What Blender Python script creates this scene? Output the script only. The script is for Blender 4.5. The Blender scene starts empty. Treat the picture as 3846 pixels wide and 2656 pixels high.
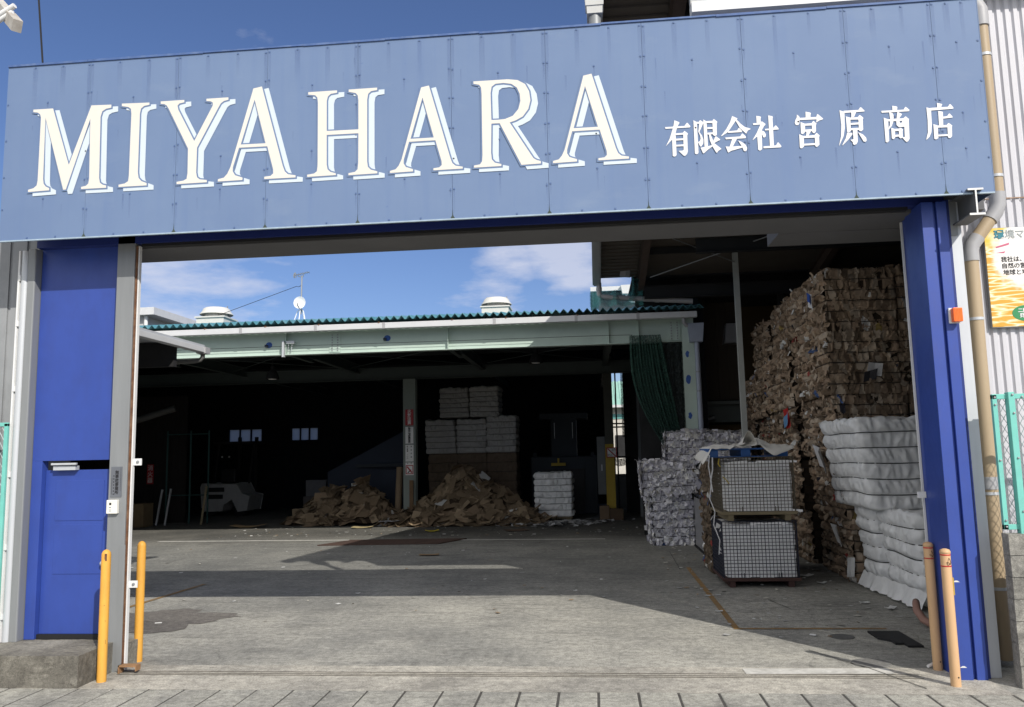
import bpy, math, random
from mathutils import Vector, Matrix, noise, geometry
CLOUDS = [((-.47, .86, .20), .20, .8), ((-.02, .97, .235), .11, 1.0), ((-.10, .97, .215), .10, .8), ((-.75, .6, .45), .25, .35), ((-.03, .75, .66), .09, .5)]
SKY_TINT = (.675, .715, .90, 1)
SIGN_A = (.152, .218, .352, 1)
SIGN_B = (.128, .190, .325, 1)
SIGN_C = (.105, .168, .325, 1)
SOUTH_FILL = (13, 12.5, 11.6, 1)
LETTERS=[('M',[(-5789,5827),(-5568,5826),(-5361,5195),(-5138,5832),(-4918,5826),(-4917,5793),(-4974,5784),(-5015,5759),(-5032,5699),(-5019,5035),(-5008,4983),(-4977,4960),(-4939,4951),(-4938,4925),(-5211,4926),(-5212,4949),(-5160,4958),(-5135,4982),(-5127,5033),(-5144,5689),(-5381,4930),(-5409,4929),(-5648,5730),(-5640,5061),(-5632,5009),(-5609,4977),(-5567,4956),(-5566,4932),(-5799,4926),(-5800,4950),(-5741,4964),(-5707,4993),(-5699,5047),(-5698,5733),(-5709,5769),(-5736,5791),(-5788,5800)],[]),('I',[(-4800,5829),(-4498,5821),(-4497,5797),(-4554,5788),(-4588,5761),(-4598,5706),(-4597,5071),(-4587,5011),(-4554,4975),(-4498,4952),(-4497,4926),(-4801,4926),(-4802,4950),(-4735,4960),(-4699,4983),(-4693,5042),(-4691,5712),(-4698,5765),(-4727,5787),(-4799,5802)],[]),('Y',[(-4373,5825),(-4117,5825),(-4116,5799),(-4168,5790),(-4189,5766),(-4178,5722),(-3996,5371),(-3805,5744),(-3806,5775),(-3827,5790),(-3875,5797),(-3876,5821),(-3640,5821),(-3639,5795),(-3687,5785),(-3720,5761),(-3748,5711),(-3964,5298),(-3966,5035),(-3956,4984),(-3926,4959),(-3850,4948),(-3849,4924),(-4172,4922),(-4173,4946),(-4100,4955),(-4066,4973),(-4058,5032),(-4060,5295),(-4282,5737),(-4307,5777),(-4332,5793),(-4372,5799)],[]),('A',[(-3372,5899),(-3282,5915),(-3048,5053),(-3026,4993),(-2992,4961),(-2912,4945),(-2913,4923),(-3240,4924),(-3239,4948),(-3173,4954),(-3146,4979),(-3148,5023),(-3214,5269),(-3514,5271),(-3574,5070),(-3576,5026),(-3550,4982),(-3471,4953),(-3471,4927),(-3731,4925),(-3730,4949),(-3668,4963),(-3632,5003),(-3600,5072)],[(-3357,5779),(-3232,5302),(-3497,5304)]),('H',[(-2788,5819),(-2486,5819),(-2486,5794),(-2552,5786),(-2582,5759),(-2593,5712),(-2591,5393),(-2261,5390),(-2262,5699),(-2269,5750),(-2290,5777),(-2363,5795),(-2363,5819),(-2068,5820),(-2068,5794),(-2130,5787),(-2161,5760),(-2171,5701),(-2171,5049),(-2163,4991),(-2133,4960),(-2067,4939),(-2067,4918),(-2363,4915),(-2363,4936),(-2296,4946),(-2269,4972),(-2262,5038),(-2261,5349),(-2591,5351),(-2589,5040),(-2580,4990),(-2550,4960),(-2494,4942),(-2494,4924),(-2790,4921),(-2791,4944),(-2718,4953),(-2689,4976),(-2683,5038),(-2685,5702),(-2692,5756),(-2714,5782),(-2788,5793)],[]),('A',[(-1614,5791),(-1534,5806),(-1324,5034),(-1304,4980),(-1273,4952),(-1201,4938),(-1202,4918),(-1496,4917),(-1495,4938),(-1436,4944),(-1411,4967),(-1413,5007),(-1473,5227),(-1742,5227),(-1796,5045),(-1798,5006),(-1775,4967),(-1703,4941),(-1703,4918),(-1937,4914),(-1936,4936),(-1880,4949),(-1848,4985),(-1819,5047)],[(-1601,5684),(-1489,5257),(-1727,5257)]),('R',[(-1080,5818),(-731,5817),(-636,5802),(-562,5756),(-523,5678),(-512,5583),(-535,5494),(-592,5420),(-661,5384),(-724,5366),(-527,5035),(-497,4985),(-466,4964),(-424,4950),(-425,4926),(-616,4922),(-824,5364),(-907,5365),(-915,5066),(-909,4996),(-879,4960),(-815,4943),(-816,4922),(-1088,4921),(-1087,4943),(-1028,4951),(-1006,4982),(-1001,5047),(-1000,5690),(-1004,5749),(-1023,5779),(-1080,5793)],[(-906,5402),(-909,5684),(-898,5750),(-859,5778),(-779,5782),(-700,5767),(-645,5725),(-617,5656),(-612,5582),(-634,5500),(-691,5433),(-771,5404),(-827,5401)]),('A',[(19,5803),(100,5818),(311,5042),(331,4988),(362,4960),(434,4946),(433,4926),(138,4925),(139,4946),(198,4952),(223,4975),(221,5015),(161,5236),(-109,5236),(-163,5054),(-165,5014),(-142,4975),(-70,4949),(-70,4926),(-305,4922),(-304,4944),(-248,4957),(-216,4993),(-187,5056)],[(32,5695),(145,5266),(-94,5266)])]
KANJI=[[[(793,5224),(979,5224),(1003,5254),(1009,5254),(1036,5218),(1034,5212),(1025,5206),(796,5206)],[(885,5288),(933,5264),(931,5253),(921,5239),(906,5206),(891,5157),(854,5092),(792,5030),(830,5099),(868,5209),(879,5253)],[(856,5153),(891,5157),(891,4939),(883,4926),(867,4921),(854,4930)],[(888,5154),(963,5156),(974,5173),(979,5173),(1008,5147),(1008,5139),(1001,5128),(964,5137),(890,5136)],[(963,5147),(1001,5131),(999,4966),(992,4942),(973,4923),(960,4924),(912,4976),(949,4976),(961,4985)],[(891,5100),(962,5100),(963,5082),(891,5081)],[(891,5038),(963,5039),(962,5020),(891,5021)]],[[(1067,5276),(1099,5256),(1100,4949),(1092,4936),(1076,4933),(1066,4943)],[(1097,5257),(1120,5257),(1127,5271),(1134,5272),(1164,5249),(1159,5238),(1101,5238)],[(1122,5241),(1159,5240),(1118,5154),(1140,5119),(1153,5074),(1149,5035),(1127,5006),(1119,5009),(1100,5055),(1119,5062),(1127,5087),(1124,5115),(1108,5158)],[(1161,5278),(1191,5257),(1193,4999),(1160,4996)],[(1189,5259),(1249,5259),(1258,5275),(1263,5275),(1292,5249),(1292,5241),(1288,5233),(1193,5240)],[(1247,5241),(1287,5239),(1282,5116),(1271,5106),(1255,5107),(1245,5121)],[(1194,5197),(1246,5196),(1245,5178),(1194,5178)],[(1194,5142),(1245,5142),(1245,5124),(1194,5123)],[(1122,4995),(1192,5004),(1235,5016),(1234,5001),(1190,4971),(1152,4939),(1143,4937)],[(1208,5123),(1222,5124),(1254,5032),(1316,4975),(1316,4970),(1286,4952),(1275,4936),(1267,4938),(1232,5008),(1213,5065)],[(1242,5052),(1270,5103),(1311,5067),(1308,5060),(1292,5055),(1251,5033)]],[[(1436,5296),(1484,5270),(1483,5262),(1466,5244),(1399,5151),(1382,5133),(1325,5098),(1323,5104),(1373,5166),(1414,5236)],[(1475,5260),(1512,5213),(1551,5177),(1601,5159),(1602,5153),(1575,5140),(1559,5111),(1504,5169),(1469,5241)],[(1385,5144),(1476,5148),(1490,5171),(1496,5172),(1522,5140),(1518,5129),(1391,5128)],[(1359,5083),(1502,5086),(1519,5113),(1526,5113),(1555,5080),(1553,5069),(1545,5065),(1365,5065)],[(1425,5066),(1471,5067),(1427,4991),(1395,4987)],[(1359,4994),(1395,4989),(1515,4990),(1519,4974),(1409,4947),(1382,4932),(1378,4934)],[(1479,5046),(1512,5030),(1547,5000),(1560,4966),(1554,4942),(1538,4934),(1526,4943),(1515,4980)]],[[(1663,5283),(1705,5273),(1707,5265),(1702,5251),(1702,5210),(1663,5208)],[(1627,5210),(1696,5211),(1709,5223),(1715,5223),(1745,5196),(1743,5187),(1728,5172),(1705,5132),(1663,5079),(1617,5041),(1618,5048),(1657,5110),(1697,5193),(1630,5192)],[(1661,5087),(1705,5132),(1701,4955),(1694,4942),(1678,4933),(1663,4943)],[(1704,5132),(1728,5122),(1743,5093),(1740,5071),(1727,5061),(1717,5064),(1701,5115)],[(1775,5280),(1814,5269),(1817,5261),(1814,5247),(1811,4976),(1774,4975)],[(1737,5146),(1812,5149),(1837,5175),(1843,5174),(1865,5142),(1864,5133),(1739,5131)],[(1712,4973),(1830,4976),(1848,5004),(1855,5004),(1880,4966),(1878,4958),(1870,4954),(1714,4954)]],[[(2043,5271),(2062,5254),(2068,5238),(2061,5180),(2049,5166),(2027,5168),(2019,5190),(2026,5217),(2039,5240)],[(2125,5295),(2171,5282),(2174,5273),(2169,5260),(2167,5228),(2122,5227)],[(2060,5236),(2221,5236),(2231,5263),(2239,5262),(2283,5216),(2281,5209),(2247,5199),(2219,5181),(2217,5185),(2223,5212),(2064,5215)],[(2072,5194),(2111,5176),(2110,5094),(2087,5072),(2070,5081)],[(2104,5175),(2175,5177),(2189,5197),(2195,5196),(2220,5170),(2210,5153),(2106,5155)],[(2175,5165),(2212,5162),(2210,5096),(2196,5077),(2181,5078),(2173,5094)],[(2107,5116),(2175,5118),(2173,5098),(2108,5096)],[(2121,5098),(2163,5098),(2136,5054),(2116,5051)],[(2052,5074),(2092,5051),(2090,4951),(2070,4933),(2056,4934),(2050,4946)],[(2085,5053),(2194,5056),(2210,5076),(2216,5076),(2241,5047),(2229,5030),(2089,5033)],[(2194,5042),(2233,5040),(2232,4958),(2212,4940),(2201,4939),(2193,4949)],[(2088,4976),(2194,4976),(2193,4958),(2089,4958)]],[[(2440,5289),(2484,5270),(2476,5107),(2460,5030),(2414,4938),(2413,4944),(2437,5031),(2447,5147)],[(2477,5281),(2613,5281),(2631,5305),(2640,5305),(2669,5270),(2667,5262),(2480,5259)],[(2547,5266),(2592,5263),(2569,5214),(2543,5212)],[(2494,5224),(2534,5208),(2530,5076),(2509,5064),(2495,5070)],[(2530,5210),(2602,5209),(2618,5228),(2625,5228),(2652,5201),(2652,5193),(2644,5184),(2533,5189)],[(2607,5196),(2646,5189),(2643,5085),(2628,5070),(2614,5069),(2604,5079)],[(2534,5155),(2608,5157),(2607,5137),(2533,5137)],[(2531,5103),(2606,5104),(2604,5083),(2531,5084)],[(2548,5087),(2589,5088),(2585,4968),(2573,4946),(2554,4937),(2541,4944),(2539,4967),(2519,4989),(2548,4994)],[(2495,5063),(2541,5056),(2540,5041),(2497,4989),(2443,4938),(2442,4944),(2477,5006)],[(2594,5060),(2637,5035),(2663,5002),(2667,4975),(2657,4962),(2639,4965),(2620,5005)]],[[(2925,5302),(2967,5292),(2970,5284),(2964,5247),(2923,5246)],[(2821,5258),(3025,5257),(3041,5282),(3048,5282),(3077,5253),(3075,5241),(3066,5238),(2824,5239)],[(2892,5240),(2920,5230),(2930,5210),(2928,5175),(2896,5173)],[(2967,5240),(3004,5217),(3005,5209),(2976,5172),(2954,5171)],[(2838,5189),(2876,5171),(2871,4958),(2855,4944),(2839,4949)],[(2872,5171),(3018,5172),(3034,5188),(3040,5188),(3066,5161),(3063,5147),(2874,5150)],[(3021,5154),(3063,5155),(3056,4966),(3044,4948),(3029,4937),(3019,4946),(2990,4986),(3015,4987)],[(2893,5158),(2929,5164),(2906,5103),(2871,5065),(2873,5082),(2889,5112)],[(2950,5162),(2978,5160),(2980,5129),(2993,5125),(3008,5151),(3020,5150),(3019,5088),(2969,5087),(2949,5108)],[(2898,5084),(2931,5071),(2927,4986),(2911,4971),(2897,4980)],[(2929,5072),(2968,5072),(2983,5080),(3003,5062),(3001,5051),(2931,5049)],[(2966,5061),(2999,5059),(2995,4982),(2975,4975),(2962,4988)],[(2928,5013),(2964,5014),(2962,4995),(2928,4993)]],[[(3331,5304),(3374,5291),(3377,5284),(3368,5271),(3366,5248),(3330,5248)],[(3232,5266),(3272,5252),(3268,5096),(3258,5019),(3237,4975),(3208,4948),(3207,4955),(3227,5021),(3234,5136)],[(3267,5258),(3426,5259),(3442,5283),(3451,5283),(3475,5248),(3472,5237),(3268,5232)],[(3335,5224),(3373,5214),(3376,5205),(3369,5080),(3332,5080)],[(3371,5164),(3411,5168),(3430,5192),(3437,5191),(3459,5161),(3457,5151),(3371,5145)],[(3281,5097),(3320,5081),(3315,4958),(3294,4946),(3279,4953)],[(3316,5081),(3401,5082),(3415,5098),(3422,5098),(3449,5073),(3447,5064),(3434,5058),(3318,5060)],[(3405,5068),(3445,5065),(3439,4970),(3425,4954),(3408,4953),(3402,4964)],[(3316,4991),(3404,4991),(3403,4974),(3316,4974)]]]
import bpy, math, random
from mathutils import Vector, Matrix, noise, geometry
R = math.radians
SC = bpy.context.scene
COL = SC.collection
# ---------------------------------------------------------------- camera
cam = bpy.data.cameras.new('camera'); cam_o = bpy.data.objects.new('camera', cam); COL.objects.link(cam_o)
cam.sensor_width = 36; cam.lens = 3050/3846*36; cam.clip_end = 2000; cam.clip_start = .05
yaw, pitch, roll = R(5.57), R(7.05), R(-1.22)
fw = Vector((-math.sin(yaw)*math.cos(pitch), math.cos(yaw)*math.cos(pitch), math.sin(pitch)))
rt = Vector((math.cos(yaw), math.sin(yaw), 0)); up = rt.cross(fw)
rt, up = rt*math.cos(roll)+up*math.sin(roll), -rt*math.sin(roll)+up*math.cos(roll)
mw = Matrix((rt, up, -fw)).transposed().to_4x4(); mw.translation = (0, -8.053, 2.1)
cam_o.matrix_world = mw
SC.camera = cam_o
# ---------------------------------------------------------------- light and sky
SUN_DIR = Vector((.745, -1, .93)).normalized()          # towards the sun
elev = math.asin(SUN_DIR.z); azim = math.atan2(SUN_DIR.x, SUN_DIR.y)
sun = bpy.data.lights.new('sun', 'SUN'); sun.energy = 4.0; sun.angle = R(.5); sun.color = (1, .95, .87)
sun_o = bpy.data.objects.new('sun', sun); COL.objects.link(sun_o)
sun_o.rotation_euler = (-SUN_DIR).to_track_quat('-Z', 'Y').to_euler(); sun_o.location = SUN_DIR*60
SC.view_settings.view_transform = 'Standard'; SC.view_settings.look = 'None'
SC.view_settings.gamma = 1; SC.view_settings.use_curve_mapping = False
SC.view_settings.exposure = 0.16
W = bpy.data.worlds.new('World'); SC.world = W; W.use_nodes = True
nt = W.node_tree; nd = nt.nodes; ln = nt.links
bg = nd['Background']; bg.inputs[1].default_value = .11
sky = nd.new('ShaderNodeTexSky'); sky.sky_type = 'NISHITA'; sky.sun_disc = False
sky.sun_elevation = elev; sky.sun_rotation = azim; sky.air_density = 1.0; sky.dust_density = .6; sky.ozone_density = 3.0
tc = nd.new('ShaderNodeTexCoord')
def math_n(op, a, b=None, c=None, clamp=False):
    n = nd.new('ShaderNodeMath'); n.operation = op; n.use_clamp = clamp
    for i, v in enumerate((a, b, c)):
        if v is None: continue
        if isinstance(v, (int, float)): n.inputs[i].default_value = v
        else: ln.new(v, n.inputs[i])
    return n.outputs[0]
sep = nd.new('ShaderNodeSeparateXYZ'); ln.new(tc.outputs['Generated'], sep.inputs[0])
zc = math_n('MAXIMUM', sep.outputs[2], .04)
cmb = nd.new('ShaderNodeCombineXYZ')
ln.new(math_n('DIVIDE', sep.outputs[0], math_n('ADD', zc, .12)), cmb.inputs[0]); ln.new(math_n('DIVIDE', sep.outputs[1], math_n('ADD', zc, .12)), cmb.inputs[1])
ns = nd.new('ShaderNodeTexNoise'); ns.inputs['Scale'].default_value = 2.6; ns.inputs['Detail'].default_value = 9; ns.inputs['Roughness'].default_value = .58
ln.new(cmb.outputs[0], ns.inputs['Vector'])
def blob(d, rad):
    v = Vector(d).normalized()
    dt = nd.new('ShaderNodeVectorMath'); dt.operation = 'DISTANCE'; ln.new(tc.outputs['Generated'], dt.inputs[0]); dt.inputs[1].default_value = v
    mr = nd.new('ShaderNodeMapRange'); mr.interpolation_type = 'SMOOTHSTEP'
    ln.new(dt.outputs['Value'], mr.inputs[0]); mr.inputs[1].default_value = rad; mr.inputs[2].default_value = 0; mr.inputs[3].default_value = 0; mr.inputs[4].default_value = 1
    return mr.outputs[0]
mask = None
for d, r, s in CLOUDS:
    b = math_n('MULTIPLY', blob(d, r), s)
    mask = b if mask is None else math_n('MAXIMUM', mask, b)
cl = math_n('SUBTRACT', math_n('ADD', ns.outputs[0], math_n('MULTIPLY', mask, .42)), .66)
cl = math_n('MULTIPLY', cl, 4.0, clamp=True)
cl = math_n('MULTIPLY', cl, .62)
tint = nd.new('ShaderNodeMix'); tint.data_type = 'RGBA'; tint.blend_type = 'MULTIPLY'; tint.inputs[0].default_value = 1
ln.new(sky.outputs[0], tint.inputs[6]); tint.inputs[7].default_value = SKY_TINT
mx = nd.new('ShaderNodeMix'); mx.data_type = 'RGBA'; ln.new(cl, mx.inputs[0]); ln.new(tint.outputs[2], mx.inputs[6]); mx.inputs[7].default_value = (6.2, 6.3, 7.1, 1)
sth = nd.new('ShaderNodeMapRange'); sth.interpolation_type = 'SMOOTHSTEP'; ln.new(math_n('MULTIPLY_ADD', sep.outputs[0], .75, sep.outputs[1]), sth.inputs[0])      # bright cloud added out of view, south and west, to fill the shade
for i_, v_ in enumerate((.10, -.45, 0, 1)): sth.inputs[i_+1].default_value = v_
scl = nd.new('ShaderNodeMapRange'); ln.new(ns.outputs[0], scl.inputs[0])
for i_, v_ in enumerate((.35, .6, .35, .95)): scl.inputs[i_+1].default_value = v_
mx2 = nd.new('ShaderNodeMix'); mx2.data_type = 'RGBA'; elv = nd.new('ShaderNodeMapRange'); elv.interpolation_type = 'SMOOTHSTEP'; ln.new(sep.outputs[2], elv.inputs[0])
for i_, v_ in enumerate((.05, .36, 0, 1)): elv.inputs[i_+1].default_value = v_
ln.new(math_n('MULTIPLY', math_n('MULTIPLY', sth.outputs[0], scl.outputs[0]), elv.outputs[0]), mx2.inputs[0]); ln.new(mx.outputs[2], mx2.inputs[6]); mx2.inputs[7].default_value = SOUTH_FILL
ln.new(mx2.outputs[2], bg.inputs[0])
# ---------------------------------------------------------------- materials
MATS = {}
def mat(name, col=(.5, .5, .5), rough=.6, metal=0., spec=.4, var=.12, vs=3., stretch=(1, 1, 1), dirt=0., ds=.8, dcol=(.05, .045, .04), dstretch=(1, 1, 1), bump=0., bs=40., attr=False, trans=0., coat=0., wave=None):
    if name in MATS: return MATS[name]
    m = bpy.data.materials.new(name); MATS[name] = m; m.use_nodes = True
    t = m.node_tree; n = t.nodes; l = t.links; p = n['Principled BSDF']
    p.inputs['Roughness'].default_value = rough; p.inputs['Metallic'].default_value = metal; p.inputs['Specular IOR Level'].default_value = spec
    p.inputs['Coat Weight'].default_value = coat
    tc = n.new('ShaderNodeTexCoord')
    def nz(scale, st, det=5, ro=.6):
        mp = n.new('ShaderNodeMapping'); mp.inputs['Scale'].default_value = st; l.new(tc.outputs['Object'], mp.inputs[0])
        x = n.new('ShaderNodeTexNoise'); x.inputs['Scale'].default_value = scale; x.inputs['Detail'].default_value = det; x.inputs['Roughness'].default_value = ro
        l.new(mp.outputs[0], x.inputs['Vector']); return x.outputs[0]
    def mix(bt, f, a, b):
        x = n.new('ShaderNodeMix'); x.data_type = 'RGBA'; x.blend_type = bt
        for i, v in ((0, f), (6, a), (7, b)):
            if hasattr(v, 'is_output'): l.new(v, x.inputs[i])
            else: x.inputs[i].default_value = v
        return x.outputs[2]
    def ramp(v, a, b, lo=0., hi=1.):
        x = n.new('ShaderNodeMapRange'); l.new(v, x.inputs[0])
        for i, q in enumerate((a, b, lo, hi)): x.inputs[i+1].default_value = q
        return x.outputs[0]
    c = (*col, 1)
    if attr:
        a = n.new('ShaderNodeAttribute'); a.attribute_name = 'Col'; c = mix('MULTIPLY', 1., a.outputs['Color'], (*col, 1))
    g = n.new('ShaderNodeCombineColor'); v = ramp(nz(vs, stretch), .25, .75, 1-var, 1+var)
    for i in range(3): l.new(v, g.inputs[i])
    c = mix('MULTIPLY', 1., c, g.outputs[0])
    if dirt > 0:
        f = ramp(nz(ds, dstretch, 8, .65), .46, .72, 0, dirt); c = mix('MIX', f, c, (*dcol, 1))
        l.new(ramp(f, 0, 1, rough, min(1, rough+.25)), p.inputs['Roughness'])
    l.new(c, p.inputs['Base Color'])
    if bump > 0:
        b = n.new('ShaderNodeBump'); b.inputs['Strength'].default_value = bump; b.inputs['Distance'].default_value = .01
        l.new(nz(bs, stretch, 4), b.inputs['Height']); l.new(b.outputs[0], p.inputs['Normal'])
    if trans > 0:
        tr = n.new('ShaderNodeBsdfTranslucent'); l.new(c, tr.inputs[0]); ms = n.new('ShaderNodeMixShader'); ms.inputs[0].default_value = trans
        l.new(p.outputs[0], ms.inputs[1]); l.new(tr.outputs[0], ms.inputs[2]); l.new(ms.outputs[0], n['Material Output'].inputs[0])
    return m
# ---------------------------------------------------------------- mesh helpers
class MB:
    def __init__(s): s.v = []; s.f = []; s.c = []; s.m = []; s.cc = None; s.mi = 0
    def face(s, pts, c=None):
        i = len(s.v); s.v += [tuple(p) for p in pts]; s.f.append(tuple(range(i, i+len(pts)))); s.c.append(c or s.cc); s.m.append(s.mi)
    def grid(s, P, nu, nv, c=None, closed=False, cf=None):
        i = len(s.v); s.v += [tuple(p) for p in P]
        for a in range(nu if closed else nu-1):
            for b in range(nv-1):
                a2 = (a+1) % nu
                s.f.append((i+a*nv+b, i+a2*nv+b, i+a2*nv+b+1, i+a*nv+b+1)); s.c.append(cf(a, b) if cf else (c or s.cc)); s.m.append(s.mi)
    def box(s, x0, x1, y0, y1, z0, z1, M=None, c=None, taper=1.):
        cx, cy = (x0+x1)/2, (y0+y1)/2
        q = [(x, y, z) for z in (z0, z1) for x, y in ((x0, y0), (x1, y0), (x1, y1), (x0, y1))]
        if taper != 1: q = q[:4]+[(cx+(x-cx)*taper, cy+(y-cy)*taper, z) for x, y, z in q[4:]]
        if M: q = [M @ Vector(p) for p in q]
        i = len(s.v); s.v += [tuple(p) for p in q]
        for f in ((3, 2, 1, 0), (4, 5, 6, 7), (0, 1, 5, 4), (1, 2, 6, 5), (2, 3, 7, 6), (3, 0, 4, 7)):
            s.f.append(tuple(i+k for k in f)); s.c.append(c or s.cc); s.m.append(s.mi)
        return s
    def tube(s, pts, r, n=10, cap=True, c=None):
        pts = [Vector(p) for p in pts]; rings = []
        rr = r if isinstance(r, (list, tuple)) else [r]*len(pts)
        i0 = len(s.v); prev = None
        for k, p in enumerate(pts):
            d = (pts[min(k+1, len(pts)-1)]-pts[max(k-1, 0)])
            d = d.normalized() if d.length > 1e-9 else Vector((0, 0, 1))
            if prev is None:
                a = d.orthogonal().normalized()
                for ax in (Vector((1, 0, 0)), Vector((0, 0, 1))):
                    t = ax-d*ax.dot(d)
                    if t.length > .3: a = t.normalized(); break
            else:
                a = prev-d*prev.dot(d); a = a.normalized() if a.length > 1e-6 else d.orthogonal().normalized()
            prev = a; b = d.cross(a)
            for j in range(n):
                t = 2*math.pi*j/n; s.v.append(tuple(p+(a*math.cos(t)+b*math.sin(t))*rr[k]))
        for k in range(len(pts)-1):
            for j in range(n):
                j2 = (j+1) % n
                s.f.append((i0+k*n+j, i0+k*n+j2, i0+(k+1)*n+j2, i0+(k+1)*n+j)); s.c.append(c or s.cc); s.m.append(s.mi)
        if cap:
            s.f.append(tuple(i0+j for j in range(n))[::-1]); s.c.append(c or s.cc); s.m.append(s.mi)
            k = len(pts)-1; s.f.append(tuple(i0+k*n+j for j in range(n))); s.c.append(c or s.cc); s.m.append(s.mi)
        return s
    def lathe(s, prof, ctr, n=28, axis='Z'):
        i0 = len(s.v)
        for r, z in prof:
            for j in range(n):
                t = 2*math.pi*j/n; p = (r*math.cos(t), r*math.sin(t), z)
                if axis == 'Y': p = (r*math.cos(t), -z, r*math.sin(t))
                s.v.append((ctr[0]+p[0], ctr[1]+p[1], ctr[2]+p[2]))
        for k in range(len(prof)-1):
            for j in range(n):
                j2 = (j+1) % n
                s.f.append((i0+k*n+j, i0+k*n+j2, i0+(k+1)*n+j2, i0+(k+1)*n+j)); s.c.append(s.cc); s.m.append(s.mi)
        return s
    def prism(s, poly, y0, y1, holes=()):       # polygon in X-Z, pushed along Y
        P = [[Vector((x, z, 0)) for x, z in q] for q in (poly, *holes)]
        flat = [p for q in P for p in q]
        tri = geometry.tessellate_polygon(P)
        i = len(s.v); n = len(flat)
        s.v += [(p.x, y0, p.y) for p in flat]+[(p.x, y1, p.y) for p in flat]
        for a, b, c in tri:
            nz = (flat[b]-flat[a]).cross(flat[c]-flat[a]).z
            if nz < 0: b, c = c, b
            s.f += [(i+a, i+b, i+c), (i+n+a, i+n+c, i+n+b)]; s.c += [s.cc]*2; s.m += [s.mi]*2
        o = 0
        for q in P:
            k = len(q); ar = sum(q[j].x*q[(j+1) % k].y-q[(j+1) % k].x*q[j].y for j in range(k))
            for j in range(k):
                a, b = i+o+j, i+o+(j+1) % k
                s.f.append((a, b, b+n, a+n)[::1 if False else 1]); s.c.append(s.cc); s.m.append(s.mi)
            o += k
        return s
ROOT = {}
def setp(o, label=None, cat=None, group=None, kind=None):
    for k, v in (('label', label), ('category', cat), ('group', group), ('kind', kind)):
        if v: o[k] = v
    return o
def thing(name, label, cat, loc=(0, 0, 0), group=None, rz=0):
    o = bpy.data.objects.new(name, None); COL.objects.link(o); o.location = loc; o.rotation_euler = (0, 0, rz); o.empty_display_size = .1
    ROOT[o.name] = Vector(loc); return setp(o, label, cat, group)
def obj(name, mb, m, parent=None, smooth=False, bevel=0., local=False, label=None, cat=None, group=None, kind=None, weld=False, loc=None):
    me = bpy.data.meshes.new(name)
    off = Vector((0, 0, 0))
    if parent is not None and not local: off = ROOT[parent.name]
    elif parent is None and not local:
        if loc is None:
            xs = [v[0] for v in mb.v]; ys = [v[1] for v in mb.v]; zs = [v[2] for v in mb.v]
            loc = ((min(xs)+max(xs))/2, (min(ys)+max(ys))/2, min(zs))
        off = Vector(loc)
    me.from_pydata([(v[0]-off.x, v[1]-off.y, v[2]-off.z) for v in mb.v], [], mb.f)
    for x in (m if isinstance(m, (list, tuple)) else [m]): me.materials.append(x)
    if any(mb.m): me.polygons.foreach_set('material_index', mb.m)
    if any(c is not None for c in mb.c):
        ca = me.color_attributes.new('Col', 'FLOAT_COLOR', 'CORNER'); buf = []
        for f, c in zip(mb.f, mb.c):
            if c and isinstance(c[0], (tuple, list)):
                for q in c: buf += [*q[:3], 1.]
            else:
                buf += [*(c or (1, 1, 1))[:3], 1.]*len(f)
        ca.data.foreach_set('color', buf)
    if smooth: me.polygons.foreach_set('use_smooth', [True]*len(me.polygons))
    me.update()
    o = bpy.data.objects.new(name, me); COL.objects.link(o)
    if weld:
        w = o.modifiers.new('weld', 'WELD'); w.merge_threshold = .0005
    if bevel > 0:
        b = o.modifiers.new('bevel', 'BEVEL'); b.width = bevel; b.segments = 2; b.limit_method = 'ANGLE'; b.angle_limit = R(40)
    if smooth == 'auto':
        me.polygons.foreach_set('use_smooth', [True]*len(me.polygons)); me.set_sharp_from_angle(angle=R(38))
    if parent is not None:
        o.parent = parent; ROOT[o.name] = ROOT[parent.name] if parent.name in ROOT else Vector((0, 0, 0))
    else:
        if not local: o.location = off
        ROOT[o.name] = off
    return setp(o, label, cat, group, kind)
def copy_tree(o, parent=None):
    c = o.copy(); COL.objects.link(c); ROOT[c.name] = ROOT.get(o.name, Vector((0, 0, 0)))
    if parent: c.parent = parent
    for ch in list(o.children): copy_tree(ch, c)
    return c
def B(x0, x1, y0, y1, z0, z1): return MB().box(x0, x1, y0, y1, z0, z1)
def text(name, s, size, pos, m, parent, rot=(90, 0, 0), align='CENTER', fat=0., vertical=False, spacing=1., sx=1., dep=.0015):
    cu = bpy.data.curves.new(name, 'FONT'); cu.body = '\n'.join(s) if vertical else s; cu.size = size; cu.align_x = align; cu.align_y = 'CENTER'
    cu.offset = fat; cu.extrude = dep; cu.space_line = spacing; cu.resolution_u = 3
    t = bpy.data.objects.new(name, cu); COL.objects.link(t)
    me = bpy.data.meshes.new_from_object(t.evaluated_get(bpy.context.evaluated_depsgraph_get()))
    bpy.data.objects.remove(t); me.materials.clear(); me.materials.append(m); me.name = name
    for v in me.vertices: v.co.x *= sx
    o = bpy.data.objects.new(name, me); COL.objects.link(o)
    o.parent = parent; o.location = Vector(pos)-ROOT[parent.name]; o.rotation_euler = [R(a) for a in rot]
    ROOT[o.name] = ROOT[parent.name]
    return o
def hbeam_y(mb, x, z0, z1, y0, y1, w, tf=.012, tw=.008, dz=0.):   # I section running along Y
    M = Matrix(((1, 0, 0, 0), (0, 1, 0, 0), (0, dz, 1, -dz*y0), (0, 0, 0, 1)))
    mb.box(x-w/2, x+w/2, y0, y1, z0, z0+tf, M); mb.box(x-w/2, x+w/2, y0, y1, z1-tf, z1, M); mb.box(x-tw/2, x+tw/2, y0, y1, z0+tf, z1-tf, M); return mb
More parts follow.
